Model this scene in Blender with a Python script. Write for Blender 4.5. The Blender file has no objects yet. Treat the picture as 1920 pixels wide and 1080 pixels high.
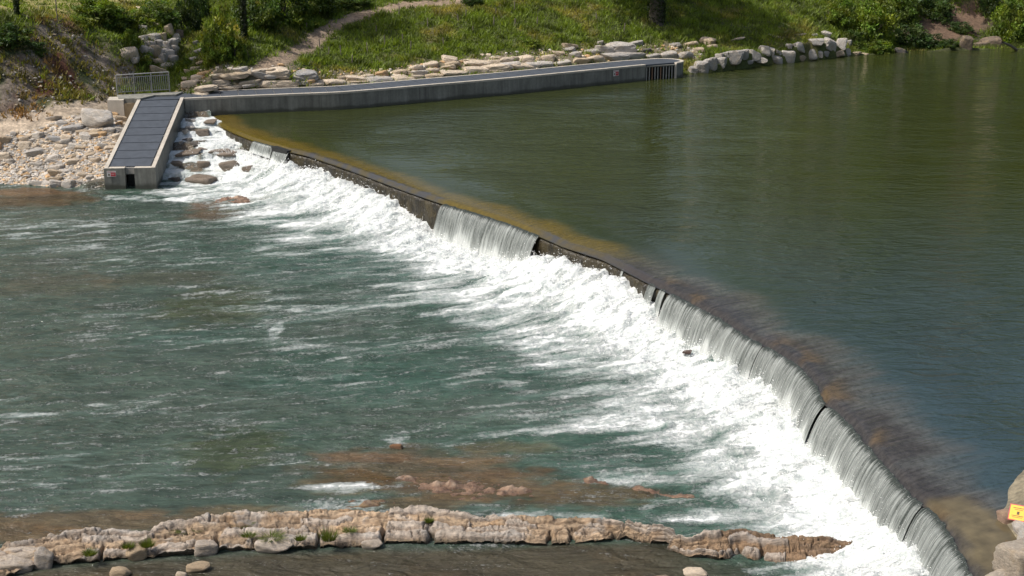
import bpy, math, random
import numpy as np
from mathutils import Vector, Matrix, Euler
sc = bpy.context.scene
# ------------------------------------------------------------------ camera
CAM_H = 13.5; PITCH = math.radians(17.3); FOC = 2700.0
cam_data = bpy.data.cameras.new('camera'); cam = bpy.data.objects.new('camera', cam_data)
sc.collection.objects.link(cam); sc.camera = cam
cam.location = (0, 0, CAM_H); cam.rotation_euler = (math.pi/2 - PITCH, 0, 0)
cam_data.sensor_width = 36; cam_data.lens = 36*FOC/1920; cam_data.clip_end = 2000; cam_data.clip_start = 0.5
# ------------------------------------------------------------------ light
SUN = Vector((-0.60, -0.12, 0.80)).normalized()
w = bpy.data.worlds.new('World'); sc.world = w; w.use_nodes = True
nt = w.node_tree; sky = nt.nodes.new('ShaderNodeTexSky'); sky.sky_type = 'NISHITA'; sky.sun_disc = False
sky.sun_elevation = math.asin(SUN.z); sky.sun_rotation = math.atan2(SUN.x, SUN.y)
sky.air_density = 1.3; sky.dust_density = 5.0; sky.ozone_density = 1.0
nt.nodes['Background'].inputs['Strength'].default_value = 0.12
nt.links.new(sky.outputs[0], nt.nodes['Background'].inputs['Color'])
sl = bpy.data.lights.new('sun', 'SUN'); sl.energy = 4.3; sl.angle = math.radians(0.5); sl.color = (1.0, 0.955, 0.89)
so = bpy.data.objects.new('sun', sl); sc.collection.objects.link(so)
so.rotation_euler = (-SUN).to_track_quat('-Z', 'Y').to_euler()
sc.view_settings.view_transform = 'Standard'; sc.view_settings.look = 'None'
sc.view_settings.exposure = 0.0; sc.view_settings.gamma = 1
sc.render.engine = 'CYCLES'; sc.cycles.max_bounces = 6; sc.cycles.transparent_max_bounces = 8
sc.cycles.use_denoising = True; sc.cycles.sample_clamp_indirect = 6
rng = np.random.default_rng(7); random.seed(7)
# ------------------------------------------------------------------ pixel -> world
_c, _s = math.cos(PITCH), math.sin(PITCH)
def ray(px, py):
    a = (px-960)/FOC; b = (540-py)/FOC
    return np.array([a, _c + b*_s, -_s + b*_c])
def P(px, py, z):
    d = ray(px, py); t = (z-CAM_H)/d[2]
    return np.array([d[0]*t, d[1]*t, z])
def PD(px, py, D):
    d = ray(px, py); t = D/d[1]
    return np.array([d[0]*t, D, CAM_H + d[2]*t])
def ppm(pt):                        # photo pixels per metre at a place
    return FOC/(pt[1]*_c + (CAM_H-pt[2])*_s)
# ------------------------------------------------------------------ noise
def _hash(ix, iy, seed):
    h = (ix.astype(np.int64)*374761393 + iy.astype(np.int64)*668265263 + seed*1442695041) & 0x7fffffff
    h = ((h ^ (h >> 13))*1274126177) & 0x7fffffff
    return (h ^ (h >> 16)) & 0xffff
def perlin(x, y, seed=0):
    x0 = np.floor(x); y0 = np.floor(y); fx = x-x0; fy = y-y0
    ux = fx*fx*fx*(fx*(fx*6-15)+10); uy = fy*fy*fy*(fy*(fy*6-15)+10)
    def g(i, j):
        a = _hash(x0+i, y0+j, seed)*(2*math.pi/65536.0)
        return np.cos(a)*(fx-i) + np.sin(a)*(fy-j)
    n = (g(0,0)*(1-ux)+g(1,0)*ux)*(1-uy) + (g(0,1)*(1-ux)+g(1,1)*ux)*uy
    return n*1.5
def fbm(x, y, seed=0, o=4, gain=.5):
    r = 0; a = 1.0; t = 0
    for i in range(o):
        r = r + a*perlin(x*2**i, y*2**i, seed+i*17); t += a; a *= gain
    return r/t*1.25
def sstep(a, b, x):
    t = np.clip((x-a)/(b-a), 0, 1); return t*t*(3-2*t)
def inpoly(poly, x, y):
    poly = np.asarray(poly); r = np.zeros(x.shape, bool); n = len(poly)
    for i in range(n):
        x1, y1 = poly[i][:2]; x2, y2 = poly[(i+1) % n][:2]
        if y1 == y2: continue
        c = ((y1 > y) != (y2 > y)) & (x < (x2-x1)*(y-y1)/(y2-y1)+x1); r ^= c
    return r
def segdist(poly, x, y, closed=True):
    best = np.full(x.shape, 1e9); n = len(poly)
    for i in range(n if closed else n-1):
        a = np.asarray(poly[i][:2]); b = np.asarray(poly[(i+1) % n][:2]); t = b-a; L = t@t+1e-9
        k = np.clip(((x-a[0])*t[0]+(y-a[1])*t[1])/L, 0, 1)
        best = np.minimum(best, np.hypot(x-a[0]-k*t[0], y-a[1]-k*t[1]))
    return best
def polysd(poly, x, y):             # positive inside
    d = segdist(poly, x, y); return np.where(inpoly(poly, x, y), d, -d)
class TPS:
    def __init__(s, pts, lam=.02):
        p = np.array(pts); s.c = p[:, :2]; n = len(p)
        K = s._k(s.c)+np.eye(n)*lam; Q = np.c_[np.ones(n), s.c]
        A = np.block([[K, Q], [Q.T, np.zeros((3, 3))]])
        s.w = np.linalg.solve(A, np.r_[p[:, 2], 0, 0, 0])
    def _k(s, q):
        r2 = ((q[:, None, :]-s.c[None])**2).sum(-1); return np.where(r2 > 0, r2*np.log(r2+1e-12), 0)*.01
    def __call__(s, x, y):
        sh = np.shape(x); q = np.c_[np.ravel(x), np.ravel(y)]; out = np.empty(len(q))
        for i in range(0, len(q), 20000):
            b = q[i:i+20000]; out[i:i+20000] = s._k(b)@s.w[:-3] + s.w[-3] + b@s.w[-2:]
        return out.reshape(sh)
# ------------------------------------------------------------------ mesh helpers
COL = sc.collection
def mesh_np(name, V, Fc, mat, parent=None, smooth=False, attrs=None, nper=None):
    V = np.asarray(V, np.float32); me = bpy.data.meshes.new(name)
    me.vertices.add(len(V)); me.vertices.foreach_set('co', V.ravel())
    Fc = np.asarray(Fc, np.int32); k = Fc.shape[1]; n = len(Fc)
    me.loops.add(n*k); me.loops.foreach_set('vertex_index', Fc.ravel())
    me.polygons.add(n); me.polygons.foreach_set('loop_start', np.arange(0, n*k, k, dtype=np.int32))
    try: me.polygons.foreach_set('loop_total', np.full(n, k, np.int32))
    except Exception: pass
    me.polygons.foreach_set('use_smooth', np.full(n, smooth))
    me.update(); me.validate()
    for an, (ty, data) in (attrs or {}).items():
        at = me.attributes.new(an, ty, 'POINT'); data = np.asarray(data, np.float32)
        at.data.foreach_set({'FLOAT': 'value', 'FLOAT_VECTOR': 'vector', 'FLOAT_COLOR': 'color'}[ty], data.ravel())
    me.materials.append(mat)
    o = bpy.data.objects.new(name, me); COL.objects.link(o)
    if parent: o.parent = parent
    return o
def mesh_py(name, V, Fc, mat, parent=None, smooth=False):
    me = bpy.data.meshes.new(name); me.from_pydata([tuple(map(float, v)) for v in V], [], Fc); me.update()
    if smooth: me.polygons.foreach_set('use_smooth', [True]*len(me.polygons))
    me.materials.append(mat); o = bpy.data.objects.new(name, me); COL.objects.link(o)
    if parent: o.parent = parent
    return o
def gridfaces(n, m):
    i = np.arange((n-1)*(m-1)); r = i//(m-1); c = i % (m-1); a = r*m+c
    return np.c_[a, a+1, a+m+1, a+m]
def rgba(c): 
    c = np.asarray(c); return np.c_[c, np.ones(len(c))]
def tag(o, label=None, cat=None, group=None, kind=None):
    if label: o['label'] = label
    if cat: o['category'] = cat
    if group: o['group'] = group
    if kind: o['kind'] = kind
    return o
def empty(name, loc, label, cat, group=None):
    o = bpy.data.objects.new(name, None); COL.objects.link(o); o.location = tuple(loc); o.empty_display_size = .2
    bpy.context.view_layer.update(); return tag(o, label, cat, group)
def keep(o, parent):                # parent while staying where it was modelled
    o.parent = parent; o.matrix_parent_inverse = Matrix.Translation(-parent.location); return o
class MB:
    def __init__(s): s.v = []; s.f = []
    def prism(s, base, z0, z1):     # base polygon in xy; z0/z1 floats or lists
        n = len(base); b = len(s.v)
        z0 = [z0]*n if np.isscalar(z0) else z0; z1 = [z1]*n if np.isscalar(z1) else z1
        for (x, y, *_), z in zip(base, z0): s.v.append((x, y, z))
        for (x, y, *_), z in zip(base, z1): s.v.append((x, y, z))
        for i in range(n):
            j = (i+1) % n; s.f.append((b+i, b+j, b+n+j, b+n+i))
        s.f.append(tuple(range(b+n, b+2*n))); s.f.append(tuple(range(b+n-1, b-1, -1))); return s
    def bar(s, a, b, r, n=6):
        a = Vector(a); b = Vector(b); d = (b-a).normalized()
        u = d.orthogonal().normalized(); w_ = d.cross(u); k = len(s.v)
        for q in (a, b):
            for i in range(n):
                t = 2*math.pi*i/n; s.v.append(tuple(q+u*math.cos(t)*r+w_*math.sin(t)*r))
        for i in range(n):
            j = (i+1) % n; s.f.append((k+i, k+j, k+n+j, k+n+i))
        s.f.append(tuple(range(k+n-1, k-1, -1))); s.f.append(tuple(range(k+n, k+2*n))); return s
    def tube(s, pts, rad, n=7):
        k = len(s.v); pts = [Vector(p) for p in pts]
        for i, p in enumerate(pts):
            d = (pts[min(i+1, len(pts)-1)]-pts[max(i-1, 0)]).normalized()
            u = d.cross(Vector((.31, .95, .1))).normalized(); w_ = d.cross(u)
            for j in range(n):
                t = 2*math.pi*j/n; s.v.append(tuple(p+(u*math.cos(t)+w_*math.sin(t))*rad[i]))
        for i in range(len(pts)-1):
            for j in range(n):
                a = k+i*n+j; b = k+i*n+(j+1) % n; s.f.append((a, b, b+n, a+n))
        s.f.append(tuple(range(k+len(pts)*n-n, k+len(pts)*n))); return s
    def build(s, name, mat, parent=None, smooth=False):
        o = mesh_py(name, s.v, s.f, mat, None, smooth)
        if parent: keep(o, parent)
        bm_fix(o); return o
def bm_fix(o):
    import bmesh
    bm = bmesh.new(); bm.from_mesh(o.data); bmesh.ops.recalc_face_normals(bm, faces=bm.faces); bm.to_mesh(o.data); bm.free()
# ------------------------------------------------------------------ materials
def newmat(name):
    m = bpy.data.materials.new(name); m.use_nodes = True; t = m.node_tree
    return m, t, t.nodes['Principled BSDF']
def N(t, ty, **kw):
    n = t.nodes.new(ty)
    for k, v in kw.items():
        if k in n.inputs: 
            if hasattr(v, 'is_output'): t.links.new(v, n.inputs[k])
            else: n.inputs[k].default_value = v
        else: setattr(n, k, v)
    return n
def noise(t, vec, scale, detail=4, rough=.55, dist=0):
    n = N(t, 'ShaderNodeTexNoise', Scale=scale, Detail=detail, Roughness=rough, Distortion=dist)
    if vec is not None: t.links.new(vec, n.inputs['Vector'])
    return n.outputs['Fac']
def mapr(t, v, a, b, c=0., d=1.):
    n = N(t, 'ShaderNodeMapRange'); n.clamp = True; t.links.new(v, n.inputs['Value'])
    for k, q in zip(('From Min', 'From Max', 'To Min', 'To Max'), (a, b, c, d)): n.inputs[k].default_value = q
    return n.outputs['Result']
def math_(t, op, a, b=None, c=None, clamp=False):
    n = t.nodes.new('ShaderNodeMath'); n.operation = op; n.use_clamp = clamp
    for i, q in enumerate((a, b, c)):
        if q is None: continue
        if hasattr(q, 'is_output'): t.links.new(q, n.inputs[i])
        else: n.inputs[i].default_value = q
    return n.outputs[0]
def mixc(t, f, a, b, bt='MIX'):
    n = t.nodes.new('ShaderNodeMix'); n.data_type = 'RGBA'; n.blend_type = bt
    for s_, q in ((n.inputs[0], f), (n.inputs[6], a), (n.inputs[7], b)):
        if hasattr(q, 'is_output'): t.links.new(q, s_)
        else: s_.default_value = (q if np.isscalar(q) else (*q, 1) if len(q) == 3 else q)
    return n.outputs[2]
def attr(t, name): 
    n = t.nodes.new('ShaderNodeAttribute'); n.attribute_name = name; return n
def coords(t, kind='Object'): return t.nodes.new('ShaderNodeTexCoord').outputs[kind]
def wpos(t): return t.nodes.new('ShaderNodeNewGeometry').outputs['Position']
def scalev(t, v, x, y, z):
    n = t.nodes.new('ShaderNodeMapping'); t.links.new(v, n.inputs['Vector']); n.inputs['Scale'].default_value = (x, y, z); return n.outputs[0]
def bump(t, h, strength, dist, nrm=None):
    n = t.nodes.new('ShaderNodeBump'); n.inputs['Strength'].default_value = strength; n.inputs['Distance'].default_value = dist
    t.links.new(h, n.inputs['Height'])
    if nrm is not None: t.links.new(nrm, n.inputs['Normal'])
    return n.outputs[0]
def L(t, a, b): t.links.new(a, b)
def mul(t, col, f, lo, hi):         # colour times a grey range driven by f
    g = mapr(t, f, .3, .7, lo, hi); c = N(t, 'ShaderNodeCombineColor'); 
    for k in range(3): L(t, g, c.inputs[k])
    return mixc(t, 1.0, col, c.outputs[0], 'MULTIPLY')
def simple(name, col, rough=.8, var=.25, scale=3, bmp=.2, metal=0, streak=None):
    m, t, b = newmat(name); co = wpos(t)
    f = noise(t, scalev(t, co, *(streak or (1, 1, 1))), scale, 6, .65)
    c = mul(t, (*col, 1), f, 1-var, 1+var)
    L(t, c, b.inputs['Base Color']); b.inputs['Roughness'].default_value = rough; b.inputs['Metallic'].default_value = metal
    if bmp: L(t, bump(t, noise(t, co, scale*6, 4), bmp, .02), b.inputs['Normal'])
    return m
def rockmat(name, rough=.85, bscale=3, tint=(.42, .31, .18), amount=.45):
    m, t, b = newmat(name); co = coords(t); info = t.nodes.new('ShaderNodeObjectInfo')
    off = N(t, 'ShaderNodeVectorMath', operation='ADD'); L(t, co, off.inputs[0])
    sc_ = N(t, 'ShaderNodeVectorMath', operation='SCALE'); L(t, info.outputs['Location'], sc_.inputs[0]); sc_.inputs['Scale'].default_value = 3.7
    L(t, sc_.outputs[0], off.inputs[1]); v = off.outputs[0]
    n1 = noise(t, v, 1.6, 6, .65, .4); n2 = noise(t, scalev(t, v, 1, 1, 3), 4.5, 6, .7); n3 = noise(t, v, 14, 4)
    c = mixc(t, mapr(t, n1, .48, .68, 0, amount), info.outputs['Color'], tint)
    c = mul(t, c, n2, .62, 1.25); c = mul(t, c, n3, .85, 1.15)
    L(t, c, b.inputs['Base Color']); b.inputs['Roughness'].default_value = rough
    h = math_(t, 'ADD', n2, math_(t, 'MULTIPLY', n3, .5)); L(t, bump(t, h, .7, .12), b.inputs['Normal'])
    return m
M = {}
M['rock'] = rockmat('weathered limestone')
M['wetrock'] = rockmat('wet brown rock', .35, tint=(.10, .065, .03))
M['concrete'] = simple('grey concrete', (.185, .182, .160), .85, .3, 1.2, .15, streak=(1, 1, .35))
def concretemat():
    m, t, b = newmat('stained concrete'); co = wpos(t)
    st = noise(t, scalev(t, co, 3.2, 3.2, .22), 1.6, 5, .65); bl = noise(t, co, .9, 5, .65); fi = noise(t, co, 9, 4, .6)
    c = mul(t, (.205, .200, .175, 1), bl, .75, 1.2); c = mul(t, c, st, .62, 1.28); c = mul(t, c, fi, .9, 1.1)
    z = N(t, 'ShaderNodeSeparateXYZ', Vector=co).outputs['Z']; zz = math_(t, 'ADD', z, math_(t, 'MULTIPLY', math_(t, 'SUBTRACT', bl, .5), .35))
    w1 = math_(t, 'MULTIPLY', mapr(t, zz, .22, .10), mapr(t, z, -.25, -.2)); w2 = mapr(t, zz, -1.28, -1.42)
    wet = math_(t, 'MAXIMUM', w1, w2); c = mixc(t, math_(t, 'MULTIPLY', wet, .75), c, (.045, .045, .032))
    L(t, c, b.inputs['Base Color']); L(t, mapr(t, wet, 0, 1, .85, .4), b.inputs['Roughness']); L(t, bump(t, fi, .25, .02), b.inputs['Normal']); return m
M['concrete'] = concretemat()
M['coping'] = simple('pale concrete coping', (.44, .40, .34), .85, .2, 2, .15)
M['bedding'] = simple('grey brown screed', (.34, .32, .29), .85, .2, 2, .15)
M['deck'] = simple('dark slip proof panel', (.056, .066, .082), .62, .22, 3.5, .12)
M['steel'] = simple('galvanised steel', (.34, .34, .33), .5, .15, 8, 0, .4)
M['rust'] = simple('rusty steel', (.22, .13, .08), .7, .3, 8, .1)
M['dark'] = simple('dark wet concrete and recess shade', (.012, .013, .012), .6, .3, 2, .1)  # also paints the shade inside the inlet and the ramp slot
M['bark'] = simple('bark', (.075, .064, .05), .9, .35, 6, .4, streak=(1, 1, .3))
M['wood'] = simple('grey weathered wood', (.16, .135, .11), .9, .3, 9, .2, streak=(1, 1, .2))
M['white'] = simple('white sign paint', (.62, .60, .58), .5, .06, 5, 0)
M['red'] = simple('red sign paint', (.50, .035, .05), .5, .1, 5, 0)
M['yellow'] = simple('yellow sign paint', (.80, .42, .008), .45, .05, 5, 0)
M['ink'] = simple('dark sign print', (.08, .05, .015), .6, .1, 5, 0)
M['algae'] = None
def leafmat(name, attrname='tint'):
    m, t, b = newmat(name); a = attr(t, attrname); info = t.nodes.new('ShaderNodeObjectInfo')
    c = mixc(t, 1.0, a.outputs['Color'], info.outputs['Color'], 'MULTIPLY')
    L(t, c, b.inputs['Base Color']); b.inputs['Roughness'].default_value = .6
    tr = t.nodes.new('ShaderNodeBsdfTranslucent'); L(t, mixc(t, 1.0, c, (1.3, 1.25, .5, 1), 'MULTIPLY'), tr.inputs['Color'])
    mx = t.nodes.new('ShaderNodeMixShader'); mx.inputs[0].default_value = .38
    out = t.nodes['Material Output']; L(t, b.outputs[0], mx.inputs[1]); L(t, tr.outputs[0], mx.inputs[2]); L(t, mx.outputs[0], out.inputs['Surface'])
    return m
M['leaf'] = leafmat('leaves'); M['grass'] = leafmat('grass blades')
def soilmat():
    m, t, b = newmat('earth and turf'); a = attr(t, 'tcol'); co = wpos(t)
    c = mul(t, a.outputs['Color'], noise(t, co, 1.1, 6, .7), .62, 1.4); c = mul(t, c, noise(t, co, 7, 5, .7), .6, 1.4)
    L(t, c, b.inputs['Base Color']); b.inputs['Roughness'].default_value = .95
    L(t, bump(t, noise(t, co, 5, 7, .7), .8, .15), b.inputs['Normal']); return m
M['soil'] = soilmat()
# ================================================================== WEIR LINE
crest_px = [(350,198),(392,219),(442,243),(480,258),(517,268),(545,277),(580,285),(655,310),(710,330),(770,352),(835,374),(895,391),(957,411),(1017,434),(1060,453),(1135,477),(1180,500),(1220,520),(1272,545),(1352,586),(1407,622),(1447,641),(1502,674),(1535,710),(1551,743),(1568,755),(1600,785),(1640,832),(1685,882),(1715,917),(1742,934),(1772,960),(1790,992),(1812,1027),(1830,1062),(1850,1100),(1880,1170)]
cw = np.array([P(x, y, 0)[:2] for x, y in crest_px])
cw = np.vstack([cw[0]+(cw[0]-cw[2])/np.linalg.norm(cw[0]-cw[2])*25, cw, cw[-1]+np.array([-.2, -14])])
seg = np.r_[0, np.cumsum(np.hypot(*np.diff(cw, axis=0).T))]
px_of = np.r_[-1000, [p[0] for p in crest_px], 3000]
DS = .05
S = np.arange(0, seg[-1], DS); CX = np.interp(S, seg, cw[:, 0]); CY = np.interp(S, seg, cw[:, 1])
def smooth(a, k):
    ker = np.hanning(k+2)[1:-1]; ker /= ker.sum(); return np.convolve(np.pad(a, k//2, mode='edge'), ker, 'valid')[:len(a)]
CX = smooth(CX, 9); CY = smooth(CY, 9); CPX = np.interp(S, seg, px_of)
tx = np.gradient(smooth(CX, 61)); ty = np.gradient(smooth(CY, 61)); ln = np.hypot(tx, ty); tx /= ln; ty /= ln
NX, NY = ty, -tx                    # downstream
def s_at(px): return float(np.interp(px, CPX, S))
def weir_sd(x, y):
    q = np.c_[x.ravel(), y.ravel()].astype(np.float32); st = 4
    cx, cy = CX[::st].astype(np.float32), CY[::st].astype(np.float32); nx, ny = NX[::st], NY[::st]
    s = np.empty(len(q)); d = np.empty(len(q))
    for i in range(0, len(q), 40000):
        b = q[i:i+40000]; r2 = (b[:, :1]-cx)**2+(b[:, 1:]-cy)**2; k = r2.argmin(1)
        rx = b[:, 0]-cx[k]; ry = b[:, 1]-cy[k]
        d[i:i+40000] = rx*nx[k]+ry*ny[k]; s[i:i+40000] = S[::st][k] + rx*(-ny[k]) + ry*nx[k]
    return s.reshape(x.shape), d.reshape(x.shape)
ZL = -1.6
# ------------------------------------------------------------------ terrain
def back_D0(px): return np.interp(px, [330, 700, 1290], [73.2, 78.2, 88.3])
def hill(px, py, m=.28, z0=1.25, D0=None):
    if D0 is None: D0 = back_D0(px)+1.5
    d = ray(px, py); tn = -d[2]/d[1]; D = (CAM_H-z0+m*D0)/(tn+m)
    return PD(px, py, D)
tp = []
for px, py, z in [(350,168,1.0),(480,167,.95),(600,160,.9),(687,154,.85),(780,146,.85),(960,131,.85),(1085,118,.85),(1210,107,.8),(1290,108,.7),
    (430,130,2.0),(540,125,1.9),
    (1330,140,-.1),(1450,122,-.1),(1600,106,-.1),(1740,98,-.1),(1920,93,-.1),(2200,80,-.1),(1360,100,1.0),(1450,85,1.15),(1590,78,1.25),(1480,66,1.5),(1680,88,.7),(1800,70,1.1),(1900,72,1.0),
    (1680,30,2.8),(1800,20,3.3),(1900,20,3.2),(2100,20,3),
    (-100,352,-1.75),(0,354,-1.75),(100,360,-1.75),(190,364,-1.75),(240,372,-1.9),(200,300,-.75),(225,235,.25),(0,300,-.95),(0,250,.05),(100,250,.05),(100,300,-.9),(190,262,-.1),
    (0,235,.2),(100,215,.55),(186,192,.85),(205,224,.0),(222,226,.0),(240,214,.05),(215,172,.95),(320,174,.75),(280,172,.7),
    (0,215,.75),(60,200,.85),(150,180,1.0),(205,170,1.05),(0,130,2.6),(60,130,2.5),(120,120,2.5),(190,120,2.1),(0,60,4.2),(60,40,4.5),(120,40,4.3),(200,60,3.7),(230,40,4.2),
    (30,12,4.9),(200,8,4.8),(30,-15,5.1),(230,110,2.0),(300,20,4.5),(270,140,1.35),(340,132,1.3),(355,100,1.7),(355,60,2.3),(350,20,3.1),
    (400,120,2.1),(400,60,3.4),(450,20,4.1),(-300,354,-1.7),(-300,240,.5),(-300,200,1.2),(-300,60,4.6)]:
    tp.append(P(px, py, z))
for px, py in [(560,95),(620,60),(620,25),(700,60),(760,10),(850,45),(850,0),(1000,55),(1000,0),(1120,40),(1230,55),(1230,0),(1400,40),(1400,0),(700,110),(850,100),(1000,90),(1540,35),(1540,0),(520,30)]:
    tp.append(hill(px, py) if px < 1300 else hill(px, py, .25, 1.5, np.interp(px, [1300, 1600], [90, 97])))
for x in np.arange(-60, 110, 17): tp += [(x, 118, 9.5), (x, 140, 12.5), (x, 175, 14)]
for x in (-24, -34, -60): tp += [(x, 45, -2.6), (x, 20, -2.6)]
tp += [(-5, 40, -3), (8, 20, -3), (20, 60, -4), (40, 60, -4), (60, 70, -4), (0, 60, -3.5)]
T_ = TPS(tp, .05)
ZD = .92; ZE = -.63                  # deck height, ramp end height
rT = [P(258, 187, ZD)[:2], P(345, 184.5, ZD)[:2]]; rB = [P(195, 317, ZE)[:2], P(291, 315.5, ZE)[:2]]
RAMP_FOOT = [rT[0], P(275, 180, ZD)[:2], P(345, 181, ZD)[:2], rT[1], rB[1], rB[0]]
deck_front_px = [(346,216),(400,215.5),(480,212),(560,208.5),(640,205.5),(720,198.5),(805,190.5),(880,184),(960,176.5),(1085,163.5),(1210,150.5),(1285,143.5)]
front = np.array([P(x, y, 0)[:2] for x, y in deck_front_px])
pool_edge = np.vstack([front, [P(x, y, 0)[:2] for x, y in [(1292,139),(1330,138),(1450,121),(1600,105),(1740,97),(1920,92),(2300,78)]]])
def terr(x, y):
    x = np.asarray(x, float); y = np.asarray(y, float); z = T_(x, y)
    yb = np.interp(x, pool_edge[:, 0], pool_edge[:, 1]); q = y-yb
    rx_ = np.interp(y, [rB[1][1], rT[1][1]], [rB[1][0], rT[1][0]]); drop = (x > -15.7) | ((y < rT[1][1]+.2) & (x > rx_-1.0) & (x > -24))
    yb = np.where(x < -15.7, np.maximum(yb, 73.0), yb); q = y-yb
    z = np.where(drop & (q < .15), np.minimum(z, -.3+2.2*np.minimum(q, 0)), z)
    z = np.where(drop & (x < 8.8) & (q < 2.35) & (q >= .15), np.minimum(z, .55), z)
    return np.where(inpoly(RAMP_FOOT, x, y), np.minimum(z, -2.0), z)   # the walkway and the ramp stand in their own trench
_gx = np.arange(-30, 45, .25); _gy = np.arange(60, 130, .25)
_GX, _GY = np.meshgrid(_gx, _gy, indexing='ij'); _GZ = terr(_GX, _GY)
_GZ = _GZ + .12*fbm(_GX*.6, _GY*.6, 5)*sstep(-.6, .6, _GZ)
def gz(x, y):
    fx = np.clip((np.asarray(x)-_gx[0])/.25, 0, len(_gx)-1.001); fy = np.clip((np.asarray(y)-_gy[0])/.25, 0, len(_gy)-1.001)
    i = fx.astype(int); j = fy.astype(int); a = fx-i; b = fy-j
    return (_GZ[i, j]*(1-a)+_GZ[i+1, j]*a)*(1-b)+(_GZ[i, j+1]*(1-a)+_GZ[i+1, j+1]*a)*b
def ground(px, py):
    d = ray(px, py); D = np.arange(62, 128, .06); t = D/d[1]
    z = CAM_H+d[2]*t; g = gz(d[0]*t, D); k = np.argmax(z < g)
    if not (z < g).any(): return PD(px, py, 100)
    return np.array([d[0]*t[k], D[k], g[k]])
def gpoly(pts): return [ground(*p)[:2] for p in pts]
# ------------------------------------------------------------------ terrain mesh
cliff = gpoly([(-60,80),(0,95),(45,85),(70,42),(130,38),(165,75),(215,112),(255,140),(250,168),(207,184),(150,193),(60,212),(-60,235)])
sand = gpoly([(-80,232),(0,222),(60,210),(150,192),(212,178),(218,190),(170,208),(90,232),(0,262),(-80,275)])
trail = [ground(*p)[:2] for p in [(490,132),(530,112),(562,94),(600,66),(640,40),(690,24),(760,9),(880,1)]]
riprap = gpoly([(325,176),(335,160),(385,132),(455,126),(540,124),(620,136),(700,132),(840,112),(960,98),(1085,88),(1210,84),(1300,78),(1320,108),(1210,112),(960,137),(687,158),(480,171),(340,177)])
meadow = gpoly([(-60,30),(60,27),(125,30),(205,22),(215,5)]) + [(-16, 100), (-50, 100)]
earthR = gpoly([(1690,60),(1750,20),(1790,3),(1850,2),(1850,50),(1800,72),(1740,85)])
rightbank = gpoly([(1610,104),(1640,60),(1680,20),(1990,20),(1990,95),(1740,98)])
xs = np.r_[np.arange(-120, -30, 3), _gx, np.arange(45, 130, 3)]; ys = np.r_[np.arange(0, 60, 3), _gy, np.arange(130, 180, 3)]
GX, GY = np.meshgrid(xs, ys, indexing='ij'); GZ = terr(np.clip(GX, -62, 110), GY)
n0 = fbm(GX*.6, GY*.6, 5); GZ = GZ + .12*n0*sstep(-.6, .6, GZ)
cl = sstep(-.8, .5, polysd(cliff, GX, GY)); GZ = GZ + cl*(.35*fbm(GX*.9, GY*.9, 11)+.15*fbm(GX*2.2, GY*2.2, 12))
def lerp(a, b, f): return a+(np.asarray(b)-a)*f[..., None]
def masks(x, y):
    n = fbm(x*.35, y*.35, 21); f = fbm(x*1.3, y*1.3, 22)
    m = {}
    m['cliff'] = sstep(-.5, .4, polysd(cliff, x, y)+.7*f)
    m['sand'] = sstep(-.3, .3, polysd(sand, x, y)+.35*f)
    m['trail'] = sstep(.75, .3, segdist(trail, x, y, False)+.35*f)
    m['rip'] = sstep(-.3, .3, polysd(riprap, x, y)+.7*f)
    m['meadow'] = sstep(-.6, .6, polysd(meadow, x, y)+.4*f)
    ramp_left = (x < -15.6) & (y < np.interp(x, [p[0] for p in sand[:5]], [p[1] for p in sand[:5]]))
    m['gravel'] = ramp_left.astype(float)
    m['earth'] = sstep(-.5, .5, polysd(earthR, x, y)+.8*f)
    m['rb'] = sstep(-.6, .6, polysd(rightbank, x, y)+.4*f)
    return m, n, f
mk_, nn, ff = masks(GX, GY)
tc = np.zeros(GX.shape+(3,)); tc[:] = (.065, .080, .018)
tc = lerp(tc, (.115, .105, .034), sstep(0, .5, nn+.3*ff))
tc = lerp(tc, (.30, .26, .10), mk_['meadow'])
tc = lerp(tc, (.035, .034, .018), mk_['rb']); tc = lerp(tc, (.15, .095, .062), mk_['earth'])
tc = lerp(tc, (.20, .165, .115), mk_['rip']*.8)
tc = lerp(tc, (.27, .20, .14), mk_['trail'])
cc = lerp(np.broadcast_to(np.array((.21, .17, .135)), tc.shape), (.095, .035, .018), sstep(.05, .35, fbm(GX*.5+3, GY*.5, 33)+.25*ff))
cc = lerp(cc, (.035, .05, .012), sstep(.15, .4, fbm(GX*.6, GY*.6+9, 35)))
tc = tc + (cc-tc)*mk_['cliff'][..., None]
tc = lerp(tc, (.38, .32, .245), mk_['gravel']); tc = lerp(tc, (.44, .355, .265), mk_['sand'])
V = np.c_[GX.ravel(), GY.ravel(), GZ.ravel()]
Fq = gridfaces(len(xs), len(ys))
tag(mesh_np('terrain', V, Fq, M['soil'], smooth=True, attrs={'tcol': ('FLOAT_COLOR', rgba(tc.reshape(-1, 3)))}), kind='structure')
gv = np.array([(-900, -900, -5), (900, -900, -5), (900, 900, -5), (-900, 900, -5)])
tag(mesh_np('ground', gv, [[0, 1, 2, 3]], M['soil'], attrs={'tcol': ('FLOAT_COLOR', rgba(np.tile((.06, .07, .03), (4, 1))))}), kind='structure')
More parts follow.
